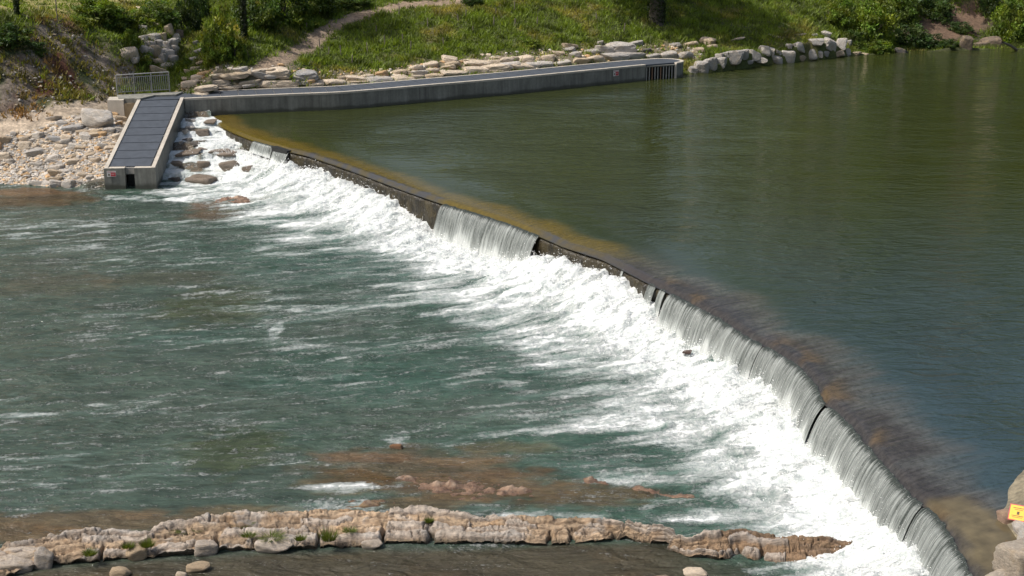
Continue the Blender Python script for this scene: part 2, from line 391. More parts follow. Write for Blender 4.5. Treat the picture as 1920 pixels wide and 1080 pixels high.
# near bank on the right of the weir
xs2 = np.arange(9.0, 40, .3); ys2 = np.arange(2, 33, .3); AX, AY = np.meshgrid(xs2, ys2, indexing='ij')
edge = np.interp(AY, [2, 24, 25.5, 27.5, 28.5, 33], [9.0, 9.9, 10.1, 10.3, 10.7, 14])
AZ = np.clip((AX-edge)*.5, -.6, .45)+np.clip(AX-edge-1, 0, 20)*.12+.1*fbm(AX, AY, 3)
tag(mesh_np('shore', np.c_[AX.ravel(), AY.ravel(), AZ.ravel()], gridfaces(len(xs2), len(ys2)), M['soil'], smooth=True,
    attrs={'tcol': ('FLOAT_COLOR', rgba(np.tile((.22, .19, .13), (AX.size, 1))))}), kind='structure')
# ================================================================== UPPER POOL
def watermat(name, kind):
    m, t, b = newmat(name); col = attr(t, 'wcol').outputs['Color']; fo = attr(t, 'foam').outputs['Fac']
    fl = attr(t, 'flow').outputs['Vector']; rp = attr(t, 'ripple').outputs['Fac']
    if kind == 'pool':
        st = noise(t, scalev(t, fl, 7, .55, 1), 1.0, 5, .65)          # streaks drawn towards the crest
        nearc = attr(t, 'streak').outputs['Fac']
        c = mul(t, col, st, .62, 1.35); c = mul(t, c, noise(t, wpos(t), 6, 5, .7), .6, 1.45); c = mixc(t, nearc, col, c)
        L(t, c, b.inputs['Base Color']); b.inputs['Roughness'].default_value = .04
        b.inputs['IOR'].default_value = 1.33; b.inputs['Specular IOR Level'].default_value = .5
        co = wpos(t)
        w1 = noise(t, scalev(t, co, .42, 1.0, 1), 2.1, 3, .55, .9); w2 = noise(t, scalev(t, co, .5, 1.2, 1), 7, 3, .55); w3 = noise(t, scalev(t, co, .6, .9, 1), .35, 2, .5)
        h = math_(t, 'ADD', math_(t, 'MULTIPLY', w1, 1.5), math_(t, 'MULTIPLY', w2, .30)); h = math_(t, 'MULTIPLY', h, mapr(t, w3, .35, .65, .45, 1.4))
        h = math_(t, 'MULTIPLY', h, rp); h = math_(t, 'ADD', h, math_(t, 'MULTIPLY', math_(t, 'MULTIPLY', st, nearc), .25))
        L(t, bump(t, h, .9, .10), b.inputs['Normal'])
        return m
    co = wpos(t)
    fl2_ = attr(t, 'flowdown').outputs['Vector']; wn = attr(t, 'nearfall').outputs['Fac']
    def both(sa, sb, sc_, d_, r_, di=0):
        a_ = noise(t, scalev(t, fl, *sa), sc_, d_, r_, di); b_ = noise(t, scalev(t, fl2_, *sb), sc_, d_, r_, di)
        return math_(t, 'ADD', math_(t, 'MULTIPLY', b_, wn), math_(t, 'MULTIPLY', a_, math_(t, 'SUBTRACT', 1.0, wn)))
    nA = both((.55, 2.6, 1), (.6, 2.4, 1), 1.0, 8, .68, .6); nB = noise(t, co, 5.5, 6, .68); nC = noise(t, scalev(t, co, .7, 1.2, 1), 15, 3, .6)
    th = math_(t, 'ADD', fo, math_(t, 'MULTIPLY', math_(t, 'SUBTRACT', nA, .5), 1.55))
    th = math_(t, 'ADD', th, math_(t, 'MULTIPLY', math_(t, 'SUBTRACT', nB, .5), .75))
    th = math_(t, 'ADD', th, math_(t, 'MULTIPLY', math_(t, 'SUBTRACT', nC, .5), mapr(t, fo, .25, .7, .98, .12)))
    F_ = mapr(t, th, .34, .86)
    body = mul(t, col, noise(t, scalev(t, co, .5, 1.3, 1), 1.1, 5, .6), .7, 1.3); body = mixc(t, attr(t, 'calm').outputs['Fac'], mul(t, body, noise(t, scalev(t, co, .5, 1.8, 1), 4.5, 6, .72), .55, 1.45), body)
    milk = mapr(t, fo, .25, .7, 0, .55)                               # air carried under the foam
    body = mixc(t, milk, body, (.22, .33, .29))
    nS = both((.8, 2.6, 1), (.75, 3.0, 1), 1.0, 5, .6)
    white = mixc(t, mapr(t, math_(t, 'ADD', nB, math_(t, 'MULTIPLY', nS, .8)), .60, 1.12), (.46, .515, .50), (.77, .78, .77))  # greyer low end puts the shading of foam hollows into the colour
    L(t, mixc(t, F_, body, white), b.inputs['Base Color'])
    L(t, mapr(t, F_, 0, .6, .1, .75), b.inputs['Roughness']); b.inputs['IOR'].default_value = 1.33
    w1 = noise(t, scalev(t, co, .5, 1.2, 1), 1.5, 4, .6, .5); w2 = noise(t, scalev(t, co, .7, 1.3, 1), 5.2, 5, .65)
    h = math_(t, 'ADD', math_(t, 'MULTIPLY', w1, 1.3), math_(t, 'MULTIPLY', w2, .45)); h = math_(t, 'MULTIPLY', h, rp)
    h = math_(t, 'ADD', h, math_(t, 'MULTIPLY', math_(t, 'MULTIPLY', math_(t, 'ADD', math_(t, 'MULTIPLY', nB, .28), nS), F_), .9))
    L(t, bump(t, h, .9, .20), b.inputs['Normal'])
    return m
si = np.arange(0, len(S), 2)
tt = np.r_[np.arange(-.12, 1, .06), np.arange(1, 5, .16), np.arange(5, 12, .5), np.geomspace(12, 150, 40)]
U = np.array([.90, .436]); ps, pt = np.meshgrid(si, tt, indexing='ij')
PX = CX[ps]+U[0]*pt; PY = CY[ps]+U[1]*pt
cosu = -(U[0]*NX+U[1]*NY)[ps]; dd = pt*cosu                            # distance upstream of the crest
cpx = CPX[ps]; PZ = -.09*np.exp(-np.maximum(dd, 0)/.5)-.10*np.exp(-np.maximum(dd, 0)/.05)
sS = S[ps]
k = fbm(sS*.5, dd*.35, 41); k2 = fbm(sS*2.6, dd*.5, 42)
wc = np.zeros(PX.shape+(3,)); wc[:] = (.030, .037, .010)
wc = lerp(wc, (.032, .053, .062), sstep(60, 30, PY)*.95)  # bluish sky reflection put into the near water's base colour
farz = sstep(1215, 1100, cpx); nearz = 1-farz
olive = farz*sstep(1.35, .55, dd+.45*k+.12*k2)                                 # algae seen through the thin sheet on the far half
wc = lerp(wc, (.105, .074, .012), olive*.85)
lip = sstep(525, 560, cpx)*sstep(838, 815, cpx)+sstep(985, 1040, cpx)*sstep(1262, 1215, cpx)
lip = np.clip(lip, 0, 1)*sstep(.30, .18, dd+.12*k2)*(.45+.55*sstep(-.3, .3, fbm(sS*1.3, dd*2, 48)))
wc = lerp(wc, (.055, .054, .052), lip)
e = dd + .9*k + .5*k2
wc = lerp(wc, (.098, .082, .068), nearz*sstep(2.2, .8, e)*.5)
wc = lerp(wc, (.034, .029, .027), nearz*sstep(1.05, .3, e)*.8)
amber = nearz*sstep(.15, .45, fbm(sS*.45+7, dd*.4, 47))*sstep(.9, .1, dd); wc = lerp(wc, (.15, .09, .025), amber*.4)
apron = [P(x, y, 0)[:2] for x, y in [(1745,932),(1800,925),(1850,945),(1890,975),(1960,1010),(1960,1180),(1890,1180),(1842,1080),(1812,1027),(1790,992),(1770,957)]]
ap = sstep(-.15, .3, polysd(apron, PX, PY)+.25*fbm(PX*1.5, PY*1.5, 44))
wc = lerp(wc, (.105, .085, .048), ap)
wc = wc*(1+.55*np.clip(fbm(PX*2.5, PY*2.5, 45), -1, 1)*ap)[..., None]
rip = sstep(1.2, 5.0, dd)*(.55+.45*np.clip(fbm(PX*.09, PY*.05, 46)*1.6+.5, 0, 1))*(1-.7*ap)*(1+1.1*sstep(58, 34, PY))+.04
streak = sstep(3.2, .7, dd)*(1-ap*.8)*(1-.85*lip)*(1-.5*farz)
flow = np.stack([sS, dd, 0*sS], -1)
V = np.c_[PX.ravel(), PY.ravel(), PZ.ravel()]
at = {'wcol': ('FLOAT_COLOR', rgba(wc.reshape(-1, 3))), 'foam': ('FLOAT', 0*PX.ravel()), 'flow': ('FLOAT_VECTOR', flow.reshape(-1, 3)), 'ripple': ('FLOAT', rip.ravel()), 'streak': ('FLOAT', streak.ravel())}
M['pool'] = watermat('still river water', 'pool'); M['river'] = watermat('rough river water', 'river')
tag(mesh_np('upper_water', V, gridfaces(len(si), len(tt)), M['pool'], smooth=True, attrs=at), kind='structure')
# ================================================================== LOWER RIVER
base_tbl = [(380,300,-1.0),(380,345,-1.6),(340,345,-1.62),(400,270,-.55),(375,260,-.5),(360,235,-.15),(415,240,-.25),(440,250,-.4),(350,300,-1.0),(450,300,-1.0),(480,290,-.62),(505,292,-.75),(470,340,-1.5),(430,340,-1.5)]
for px, z in [(545,-.95),(600,-.78),(680,-.82),(740,-.85),(800,-1.2),(835,-1.45),(900,-1.5),(950,-1.5),(985,-1.4),(1020,-.95),(1060,-.72),(1110,-.74),(1180,-.66),(1235,-.80),(1262,-1.15),(1300,-1.25),(1352,-1.2),(1407,-1.1),(1447,-1.05),(1502,-1.1),(1540,-1.2),(1560,-1.25),(1600,-1.2),(1640,-1.15),(1685,-1.05),(1735,-1.0),(1772,-1.05),(1800,-1.1),(1830,-1.2),(1860,-1.2)]:
    i = int(s_at(px)/DS); base_tbl.append((px, z, i))
casc = TPS([P(*b) for b in base_tbl[:14]]+[P(300,375,-1.62),P(480,380,-1.6),P(560,340,-1.2),P(560,380,-1.55)], .01)
bz_px = [b[0] for b in base_tbl[14:]]; bz = [b[1] for b in base_tbl[14:]]
lx = np.r_[np.arange(-120, -27, 3), np.arange(-27, 10.4, .08)]; ly = np.r_[np.arange(-40, 22, 2), np.arange(22, 74, .08)]
LX, LY = np.meshgrid(lx, ly, indexing='ij')
ls, ld = weir_sd(LX, LY); lpx = np.interp(ls, S, CPX)
zb = np.interp(lpx, bz_px, bz)
nlow = fbm(ls*.45, ld*.25, 51); nst = fbm(ls*2.2, ld*.55, 52); nsx = fbm(ls*5, ld*1.1, 53); zb = zb+(zb > -.96)*(.20*fbm(ls*.8, 0*ls, 54)+.16*fbm(ls*2.6, 0*ls, 60)+.07)
dp = np.maximum(ld-.35, 0)
reach = 1.9+1.3*nlow
pile = np.exp(-(dp/np.clip(reach, .7, 4))**1.4)
LZ = ZL+(zb-ZL)*pile
LZ += pile*(.20*nst+.11*nsx)*sstep(10, 2, ld)
gen = fbm(LX*.35, LY*.7, 55)*.05+fbm(LX*1.1, LY*1.6, 56)*.022
cz_on = sstep(535, 505, lpx)*sstep(-20, -19, LX)
foamF = [P(x, y, -1.5)[:2] for x, y in [(296,352),(300,360),(345,372),(400,385),(385,408),(470,440),(520,468),(640,472),(690,492),(720,520),(745,545),(640,566),(560,574),(680,578),(780,585),(850,605),(800,622),(770,632),(860,640),(930,652),(990,682),(1060,700),(1015,722),(1050,750),(975,772),(960,792),(1100,822),(1230,848),(1120,858),(1000,864),(1080,892),(1170,915),(1300,930),(1340,945),(1200,952),(1060,962),(1000,972),(1120,985),(1280,1003),(1420,1000),(1620,1012),(1625,1030),(1600,1050),(1585,1080),(1560,1110),(1560,1200)]]
foamF += [np.array([CX[i]+.5, CY[i]]) for i in range(int(s_at(1879)/DS), int(s_at(400)/DS), -12)] + [P(330, 250, -1)[:2], P(300, 330, -1.5)[:2]]
fsd = polysd(foamF, LX, LY)
LR = LY-.28*sstep(29, 38, LY)*LX
fl1 = fbm(LX*.17+.3*fbm(LX*.4, LY*.4, 61), LR*1.25, 62); fl2 = fbm(LX*.8, LR*2.4, 63)
A = sstep(-1.6, 2.2, fsd+2.1*fl1+.8*fl2)
A = A*(.49+.44*np.clip(fbm(LX*.35, LR*.9, 64)*1.3+.5, 0, 1))
A = np.maximum(A, pile*sstep(9, 3, dp)*.95*sstep(300, 330, lpx))
A = np.maximum(A, sstep(4.4, 1.7, ld+1.8*fl1+.6*fl2)*sstep(500, 560, lpx)*(1.0+.3*fl2))
# drifting lines and flecks of foam on the open river
wpx_, wpy_ = LX+.9*fbm(LX*.25, LY*.25, 65), LR+.6*fbm(LX*.3, LY*.3, 66)
line = sstep(.80, 1.0, 1-np.abs(fbm(wpx_*.13, wpy_*.62, 67)*1.6))
line2 = sstep(.86, 1.0, 1-np.abs(fbm(wpx_*.25+5, wpy_*1.1, 68)*1.6))
zone = sstep(-.25, .45, fbm(LX*.09, LY*.16, 69)+.2)*sstep(24.5, 28.5, LY-.0)
A = np.maximum(A, (.225+.20*line*zone+.15*line2*zone)*sstep(23, 30, LY))
A = np.where(LX > -18, A, A)
def ell(px, py, rx, ry, z=-1.55):
    c = P(px, py, z); k_ = ppm(c); q = P(px, py+ry, z)
    ex = rx/k_; ey = abs(c[1]-q[1]); return sstep(1.15, .55, np.hypot((LX-c[0])/ex, (LY-c[1])/ey)+.5*fbm(LX*.8, LY*1.6, 71)+.2*fbm(LX*3, LY*4, 72))
teal = np.array((.034, .066, .049))
wl = np.zeros(LX.shape+(3,)); wl[:] = teal
gre = sstep(-.3, .4, fbm(LX*.1, LY*.2, 73)+(-(LX+6)/14)+(45-LY)/30); wl = lerp(wl, (.058, .070, .055), gre*.5)
wl = lerp(wl, (.045, .050, .014), ell(400, 570, 120, 40)*.6+0*gre); wl = lerp(wl, (.038, .046, .012), ell(430, 840, 120, 50)*.6)
for px, py, rx, ry, f, c in [(790,868,230,40,.62,(.098,.066,.038)),(690,855,120,12,.55,(.125,.07,.036)),(860,862,110,10,.5,(.125,.075,.036)),(900,905,210,34,.75,(.095,.058,.030)),(1080,925,170,28,.75,(.085,.058,.028)),(650,900,90,30,.6,(.11,.06,.02)),
    (90,530,130,26,.25,(.085,.055,.030)),(300,520,140,18,.3,(.08,.06,.03)),(420,402,90,12,.6,(.11,.06,.03)),(400,383,60,9,.6,(.15,.08,.045)),(470,375,45,8,.7,(.17,.07,.03)),(80,372,120,16,.9,(.060,.038,.014)),(40,358,100,9,.9,(.11,.065,.03)),
    (200,975,300,26,.75,(.095,.065,.035)),(60,1000,160,22,.8,(.10,.065,.032)),(500,955,200,14,.6,(.10,.07,.035)),(280,960,60,14,.6,(.13,.09,.05)),(780,940,110,20,.7,(.10,.07,.035)),(950,835,120,14,.5,(.09,.07,.03))]:
    e_ = ell(px, py, rx, ry)*f; wl = lerp(wl, c, e_); A = A*(1-.55*e_*(fsd < .3))
_ne = np.array([P(x, y, -1.58)[:2] for x, y in [(-60,1095),(95,1060),(277,1048),(475,1036),(712,1028),(955,1022),(1135,1016),(1265,1020),(1300,1046),(1465,1066),(1600,1075)]])
near = sstep(-.25, .35, np.interp(LX, _ne[:, 0], _ne[:, 1])-LY+.1*fl2); wl = lerp(wl, (.052, .046, .030), near*sstep(7.0, 2.5, LX)); A = A*(1-.42*near*sstep(6.5, 3.0, LX))
wl = lerp(wl, (.10, .07, .035), near*sstep(.1, .5, fbm(LX*.3, LY*.9, 75))*.3)
for px, py, rx, ry, f in [(400,362,110,15,1.15),(330,362,60,8,.9),(560,574,150,7,.75),(742,815,30,11,.62),(640,912,75,10,.85),(620,945,120,10,.8),(680,925,40,12,.7),(540,880,60,5,.4),(515,620,14,22,.75),(470,635,60,5,.6),(430,635,50,4,.6),(60,775,70,5,.7),(190,758,40,4,.6),(120,420,90,6,.75),(40,440,60,6,.7),(330,630,90,5,.5),(230,590,90,12,.45),(150,625,80,6,.45),(1010,965,120,12,.75),(880,950,80,8,.6),(700,760,180,8,.4),(560,720,120,5,.45),(620,650,70,8,.5),(450,545,70,4,.5),(250,370,60,5,.8),(1600,1055,70,30,.9),(1480,1072,80,8,.7),(1300,1070,120,5,.35)]:
    A = np.maximum(A, ell(px, py, rx*1.25, ry*1.3)*f*(.42+.5*np.clip(.5+1.1*fl2+.8*fl1, 0, 1)))
for px, py, rx, ry in [(1285,655,14,5),(1337,680,10,9),(1385,838,45,12),(1230,570,14,10)]:
    A = A*(1-.42*ell(px, py, rx, ry, -1.3))
LZ = LZ + gen*(1-.5*near)
fine = fbm(LX*2.1, LY*2.6, 57, 5); bil = np.abs(fbm(LX*.9, LY*1.3, 58, 5))
strk = fbm(ls*2.4, ld*.45, 59, 4); turb = sstep(.45, 1, A)*sstep(11, 1.0, ld)
LZ += turb*(.20*bil+.05*fine+.12*strk*sstep(6, 1.5, ld))+sstep(.5, .9, A)*.03*fine
czh = casc(LX, LY); stp = np.round(czh/.26)*.26
LZ = LZ*(1-cz_on)+cz_on*np.maximum(.25*czh+.75*stp+.06*fine, ZL)
cb = cz_on*sstep(.02, .3, czh-ZL); brown = sstep(-.05, .30, fbm(LX*.55, LY*.9, 81)+.25*fbm(LX*2, LY*2, 82)+.25*(P(430,240,0)[0]-LX)/4-.1)
A = A*(1-cb)+cb*(1.0-.72*brown); wl = lerp(wl, (.125, .096, .068), cb)
rp = .35+.9*np.clip(.5+fbm(LX*.12, LY*.2, 83), 0, 1); rp = rp*(1+.5*near)
inside = (ld > -.22)
idx = gridfaces(len(lx), len(ly)); kp = inside.ravel()[idx].all(1)
infar = (LY > P(300, 250, 0)[1]-0) & (LX < -19.2); kp &= ~infar.ravel()[idx].any(1)
idx = idx[kp]; used = np.unique(idx); rem = np.full(LX.size, -1); rem[used] = np.arange(len(used)); idx = rem[idx]
pick = lambda a: a.reshape(LX.size, -1)[used]
flow = np.stack([LX*.9+.5*fl1, LR+.25*fbm(LX*.35, LY*.5, 76), 0*LX], -1); wnear = sstep(3.6, 1.2, ld)[..., None]
flowd = np.stack([ld, ls, 0*LX], -1)
at = {'wcol': ('FLOAT_COLOR', rgba(pick(wl))), 'foam': ('FLOAT', pick(A)), 'flow': ('FLOAT_VECTOR', pick(flow)), 'ripple': ('FLOAT', pick(rp)), 'flowdown': ('FLOAT_VECTOR', pick(flowd)), 'nearfall': ('FLOAT', pick(wnear[..., 0])), 'calm': ('FLOAT', pick(near*.85))}
tag(mesh_np('lower_water', np.c_[pick(LX), pick(LY), pick(LZ)], idx, M['river'], smooth=True, attrs=at), kind='structure')
def lowz(x, y):
    i = np.clip(np.searchsorted(lx, x), 0, len(lx)-1); j = np.clip(np.searchsorted(ly, y), 0, len(ly)-1); return LZ[i, j]
# ================================================================== WEIR
def algaemat():
    m, t, b = newmat('wet algae face'); uv = attr(t, 'flow').outputs['Vector']; co = wpos(t)
    a = noise(t, scalev(t, uv, 6, .8, 1), 1, 6, .7); c_ = noise(t, co, 2.2, 5, .65)
    c = mixc(t, mapr(t, c_, .35, .65), (.010, .008, .005), (.040, .030, .010)); c = mul(t, c, a, .45, 1.5)
    sp = mapr(t, noise(t, scalev(t, uv, 14, 5, 1), 1, 3, .6), .64, .72)
    L(t, mixc(t, math_(t, 'MULTIPLY', sp, .5), c, (.6, .6, .6)), b.inputs['Base Color']); b.inputs['Roughness'].default_value = .3
    L(t, bump(t, math_(t, 'ADD', a, noise(t, co, 12, 4)), .8, .06), b.inputs['Normal']); return m
M['algae'] = algaemat()
def curtainmat():
    m, t, b = newmat('falling water sheet'); uv = attr(t, 'flow').outputs['Vector']
    st = noise(t, scalev(t, uv, 9, .10, 1), 1, 4, .62); gr = noise(t, scalev(t, uv, 38, 1.6, 1), 1, 4, .7)
    lo = noise(t, scalev(t, uv, 1.6, .35, 1), 1, 3, .6); gl = noise(t, scalev(t, uv, 60, 14, 1), 1, 2, .6)
    f = math_(t, 'ADD', mapr(t, st, .34, .66, 0, .50), mapr(t, gr, .3, .7, -.22, .50)); f = math_(t, 'ADD', f, mapr(t, lo, .3, .7, -.18, .15))
    fo = attr(t, 'foam').outputs['Fac']; f = math_(t, 'ADD', f, fo, clamp=True)
    c = mixc(t, f, (.030, .038, .034), (.42, .45, .435)); c = mixc(t, mapr(t, gl, .66, .74), c, (.85, .86, .86))
    c = mixc(t, mapr(t, fo, .3, 1.0), c, (.84, .86, .85))
    L(t, c, b.inputs['Base Color']); b.inputs['Roughness'].default_value = .22; b.inputs['IOR'].default_value = 1.33
    h = math_(t, 'ADD', math_(t, 'MULTIPLY', st, .7), math_(t, 'MULTIPLY', gr, .5))
    L(t, bump(t, h, .9, .07), b.inputs['Normal']); return m
M['curtain'] = curtainmat()
weir = empty('weir', (CX[s_at_i := int(s_at(1017)/DS)], CY[s_at_i], -2), 'curved concrete weir across the river, brown algae on its drop face', 'weir')
si = np.arange(0, len(S), 3)
prof = [(-.30, -.30), (.02, -.235), (.10, -.33), (.16, -.55), (.19, -1.0), (.22, -1.8), (.25, -4.2)]
def strip(name, prof, si, mat, parent, rough=0., sd_=1):
    pr = np.array(prof); a, b_ = np.meshgrid(si, np.arange(len(pr)), indexing='ij')
    jit = rough*fbm(S[a]*1.7, pr[b_, 1]*2.5, 90+sd_, 4)
    d_ = pr[b_, 0]+jit; V = np.c_[(CX[a]+NX[a]*d_).ravel(), (CY[a]+NY[a]*d_).ravel(), pr[b_, 1].ravel()]
    fl = np.c_[S[a].ravel(), -pr[b_, 1].ravel(), 0*S[a].ravel()]
    o = mesh_np(name, V, gridfaces(len(si), len(pr)), mat, smooth=True, attrs={'flow': ('FLOAT_VECTOR', fl), 'foam': ('FLOAT', np.zeros(len(V)))})
    return keep(o, parent) if parent else o
pd = [(-.30, -.30), (.01, -.215)]+[(.10+.12*k/24, -.33-2.2*k/24) for k in range(25)]+[(.25, -4.2)]
strip('drop_face', pd, np.arange(0, len(S), 1), M['algae'], weir, .07)
iA, iB = int(s_at(518)/DS), int(s_at(545)/DS)
mb = MB(); nb = [(CX[iA]-.1*NX[iA], CY[iA]-.1*NY[iA]), (CX[iB]-.25*NX[iB], CY[iB]-.25*NY[iB]), (CX[iB]+.22*NX[iB], CY[iB]+.22*NY[iB]), (CX[iA]+.26*NX[iA], CY[iA]+.26*NY[iA])]
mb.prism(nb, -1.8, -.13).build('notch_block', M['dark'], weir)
def curtain(p0, p1, drop, label, seed, throw=.62, ragged=.05, foam_end=.25):
    i0, i1 = s_at(p0), s_at(p1); s = np.arange(i0, i1, .022); n = len(s); m = 26
    cx = np.interp(s, S, CX); cy = np.interp(s, S, CY); nx = np.interp(s, S, NX); ny = np.interp(s, S, NY)
    v = np.linspace(0, 1, m); dr = np.interp(s, np.linspace(i0, i1, len(drop)), drop)
    ss, vv = np.meshgrid(s, v, indexing='ij')
    st0 = np.clip(.02+ragged*(fbm(s*2.2, 0*s, seed)*1.2+.6*fbm(s*9, 0*s, seed+1)), 0, .3)
    edge = np.minimum(s-i0, i1-s); st0 = st0+.10*sstep(.12, 0, edge)
    t = st0[:, None]+(1-st0[:, None])*vv
    z = -.155-dr[:, None]*(.25*t+.75*t**1.8); d = .035+throw*t**.78*np.sqrt(dr[:, None]/1.3)
    thin = sstep(0, .5, edge)[:, None]
    d = d+(.05*fbm(ss*.9, .3*t, seed+2)+.014*fbm(ss*5, .4*t, seed+3)+.014*fbm(ss*15, .8*t, seed+4))*(.25+t)*thin
    V = np.c_[(cx[:, None]+nx[:, None]*d).ravel(), (cy[:, None]+ny[:, None]*d).ravel(), z.ravel()]
    fl = np.c_[ss.ravel(), (t*dr[:, None]).ravel(), 0*ss.ravel()]
    lipd = -.55*sstep(.26, .02, t+.14*fbm(ss*3.2, 0*t, seed+6)+.05*fbm(ss*14, 0*t, seed+7)); fo = lipd+np.clip(sstep(.55, .98, t+.25*fbm(ss*1.4, t, seed+5)), 0, 1)*2.2*foam_end
    o = mesh_np('water_curtain', V, gridfaces(n, m), M['curtain'], smooth=True, attrs={'flow': ('FLOAT_VECTOR', fl), 'foam': ('FLOAT', fo.ravel())})
    return tag(o, label, 'waterfall', 'sheets of water falling over the weir')
curtain(834, 1016, [1.35, 1.4, 1.25], 'wide grey sheet of falling water in the middle, brown algae wall on both sides', 101)
curtain(478, 517, [.5, .55], 'short sheet of falling water between rocky cascade and dark notch block', 111, .5)
curtain(520, 546, [.9, .95], 'narrow white spout of water pouring through the notch by the dark block', 118, .6, .02, .5)
curtain(1262, 1438, [1.05, 1.25, 1.2, 1.15], 'bowed grey sheet of falling water between the algae wall and a small crest gap', 121)
curtain(1439, 1557, [1.15, 1.2, 1.3], 'steep curving sheet of falling water ending at the dark rock split', 131)
curtain(1560, 1742, [1.35, 1.3, 1.25, 1.2], 'long near sheet of falling water starting at the dark rock split', 141)
curtain(1743, 1875, [1.2, 1.2, 1.35, 1.45], 'nearest sheet of falling water beside the shallow brown apron', 151)
curtain(1170, 1174, [.62, .62], 'thin lone thread of water trickling down the brown algae wall', 161, .25, .01)
curtain(1222, 1236, [.75, .8], 'ragged small spill of water at the end of the brown algae wall', 171, .4, .1)
curtain(1243, 1254, [.85, .9], 'thin ragged spill of water just before the bowed sheet', 181, .4, .1)
# ================================================================== WALKWAY AND RAMP
walk = empty('fish_pass_walkway', (front[0][0], front[0][1], -1), 'long grey concrete fish pass channel with dark deck, ramp and barred inlet', 'fish pass')
def offset_line(pts, d):
    p = np.array(pts); t = np.gradient(p, axis=0); t /= np.linalg.norm(t, axis=1)[:, None]; return p+np.c_[-t[:, 1], t[:, 0]]*d
fl_ = np.array([P(x, y, ZD)[:2] for x, y in [(346,184.5),(400,183),(480,179.5),(560,175.5),(640,171),(720,165.5),(780,161),(880,153.5),(960,147),(1085,134),(1208,122)]])
fl_ = np.vstack([fl_[0], (front[:11][1:])]); fl_ = np.array(fl_)
sl_ = np.r_[0, np.cumsum(np.hypot(*np.diff(fl_, axis=0).T))]
q = np.linspace(0, sl_[-1], 90); wl_ = np.c_[smooth(np.interp(q, sl_, fl_[:, 0]), 9), smooth(np.interp(q, sl_, fl_[:, 1]), 9)]; wl_[0] = fl_[0]; wl_[-1] = fl_[-1]
WB = 2.05
inner = offset_line(wl_, .2); outerb = offset_line(wl_, WB); ib = offset_line(wl_, WB-.16)
def ribbon(a, b, z0, z1):           # wall between two lines
    mb = MB(); n = len(a); k = len(mb.v)
    for p, q_ in zip(a, b): mb.v += [(*p, z0), (*p, z1), (*q_, z1), (*q_, z0)]
    for i in range(n-1):
        o = i*4
        for j in range(4): mb.f.append((o+j, o+(j+1) % 4, o+4+(j+1) % 4, o+4+j))
    mb.f += [(0, 1, 2, 3), (n*4-1, n*4-2, n*4-3, n*4-4)]; return mb
ribbon(wl_, inner, -4, ZD-.10).build('river_wall', M['concrete'], walk)
ribbon(offset_line(wl_, -.015), inner, ZD-.10, ZD).build('coping', M['coping'], walk)
ribbon(ib, outerb, -.5, ZD).build('bank_wall', M['coping'], walk)
NP_ = 30
for i in range(NP_):
    a = 1+int(i*(len(wl_)-2)/NP_); b = 1+int((i+1)*(len(wl_)-2)/NP_)
    A_, B_ = inner[a:b+1].copy(), ib[a:b+1].copy()
    dirv = (A_[-1]-A_[0])/np.linalg.norm(A_[-1]-A_[0])*.022
    A_[0] += dirv; B_[0] += dirv; A_[-1] -= dirv; B_[-1] -= dirv; nrm = np.array([-dirv[1], dirv[0]])/.022*.012; A_ += nrm; B_ -= nrm
    ribbon(A_, B_, ZD-.10, ZD-.012).build('deck_panel', M['deck'], walk)
ribbon(inner+np.array([0, .01]), ib, ZD-.25, ZD-.06).build('bedding', M['bedding'], walk)
# inlet: opening with bars, then the round end
e0 = wl_[-1]; dirw = (wl_[-1]-wl_[-4]); dirw /= np.linalg.norm(dirw); nw = np.array([-dirw[1], dirw[0]])
e1 = P(1268, 146.5, 0)[:2]; g_dir = (e1-e0)/np.linalg.norm(e1-e0); g_n = np.array([-g_dir[1], g_dir[0]]); GW = np.linalg.norm(e1-e0)
ends = [e1+g_dir*(.02)]
endpts = [e1+g_n*0, e1+g_dir*.45+g_n*.12, e1+g_dir*.75+g_n*.45, e1+g_dir*.85+g_n*.95, e1+g_dir*.70+g_n*1.45, e1+g_dir*.3+g_n*1.85, e1-g_dir*.3+g_n*2.05, outerb[-1]]
ep = np.array(endpts); sp_ = np.r_[0, np.cumsum(np.hypot(*np.diff(ep, axis=0).T))]; q = np.linspace(0, sp_[-1], 40)
ep = np.c_[smooth(np.interp(q, sp_, ep[:, 0]), 7), smooth(np.interp(q, sp_, ep[:, 1]), 7)]; ep[0] = endpts[0]; ep[-1] = endpts[-1]
epi = offset_line(ep, .2)
ribbon(ep, epi, -4, ZD-.08).build('round_end_wall', M['concrete'], walk)
ribbon(offset_line(ep, -.015), epi, ZD-.08, ZD).build('coping', M['coping'], walk)
mb = MB(); poly = [tuple(e0+g_n*.02), *[tuple(p) for p in epi[:-2]], tuple(ib[-1]+dirw*.03), tuple(inner[-1]+dirw*.03)]
mb.prism(poly, ZD-.10, ZD-.014).build('deck_panel', M['deck'], walk)
mb = MB(); mb.prism([tuple(e0+g_n*.0), tuple(e1), tuple(e1+g_n*.12), tuple(e0+g_n*.12)], ZD-.17, ZD-.101).build('inlet_beam', M['concrete'], walk)
mb = MB(); mb.prism([tuple(e0+g_n*.9), tuple(e1+g_n*.9), tuple(e1+g_n*1.0), tuple(e0+g_n*1.0)], -2, ZD-.11).build('channel_back', M['dark'], walk)  # near-black sheet standing in for the shade inside the inlet
for i in range(11):
    f = (i+.5)/11; b0 = e0+g_dir*(GW*f)+g_n*.05
    MB().bar((*b0, -1.2), (*b0, ZD-.16), .034, 8).build('inlet_bar', M['rust'] if i in (2, 5) else M['steel'], walk)
mb = MB(); mb.prism([tuple(e1-g_dir*.09-g_n*.03), tuple(e1-g_n*.03), tuple(e1+g_n*.1), tuple(e1-g_dir*.09+g_n*.1)], -1.5, ZD-.09).build('guide_post', M['coping'], walk)
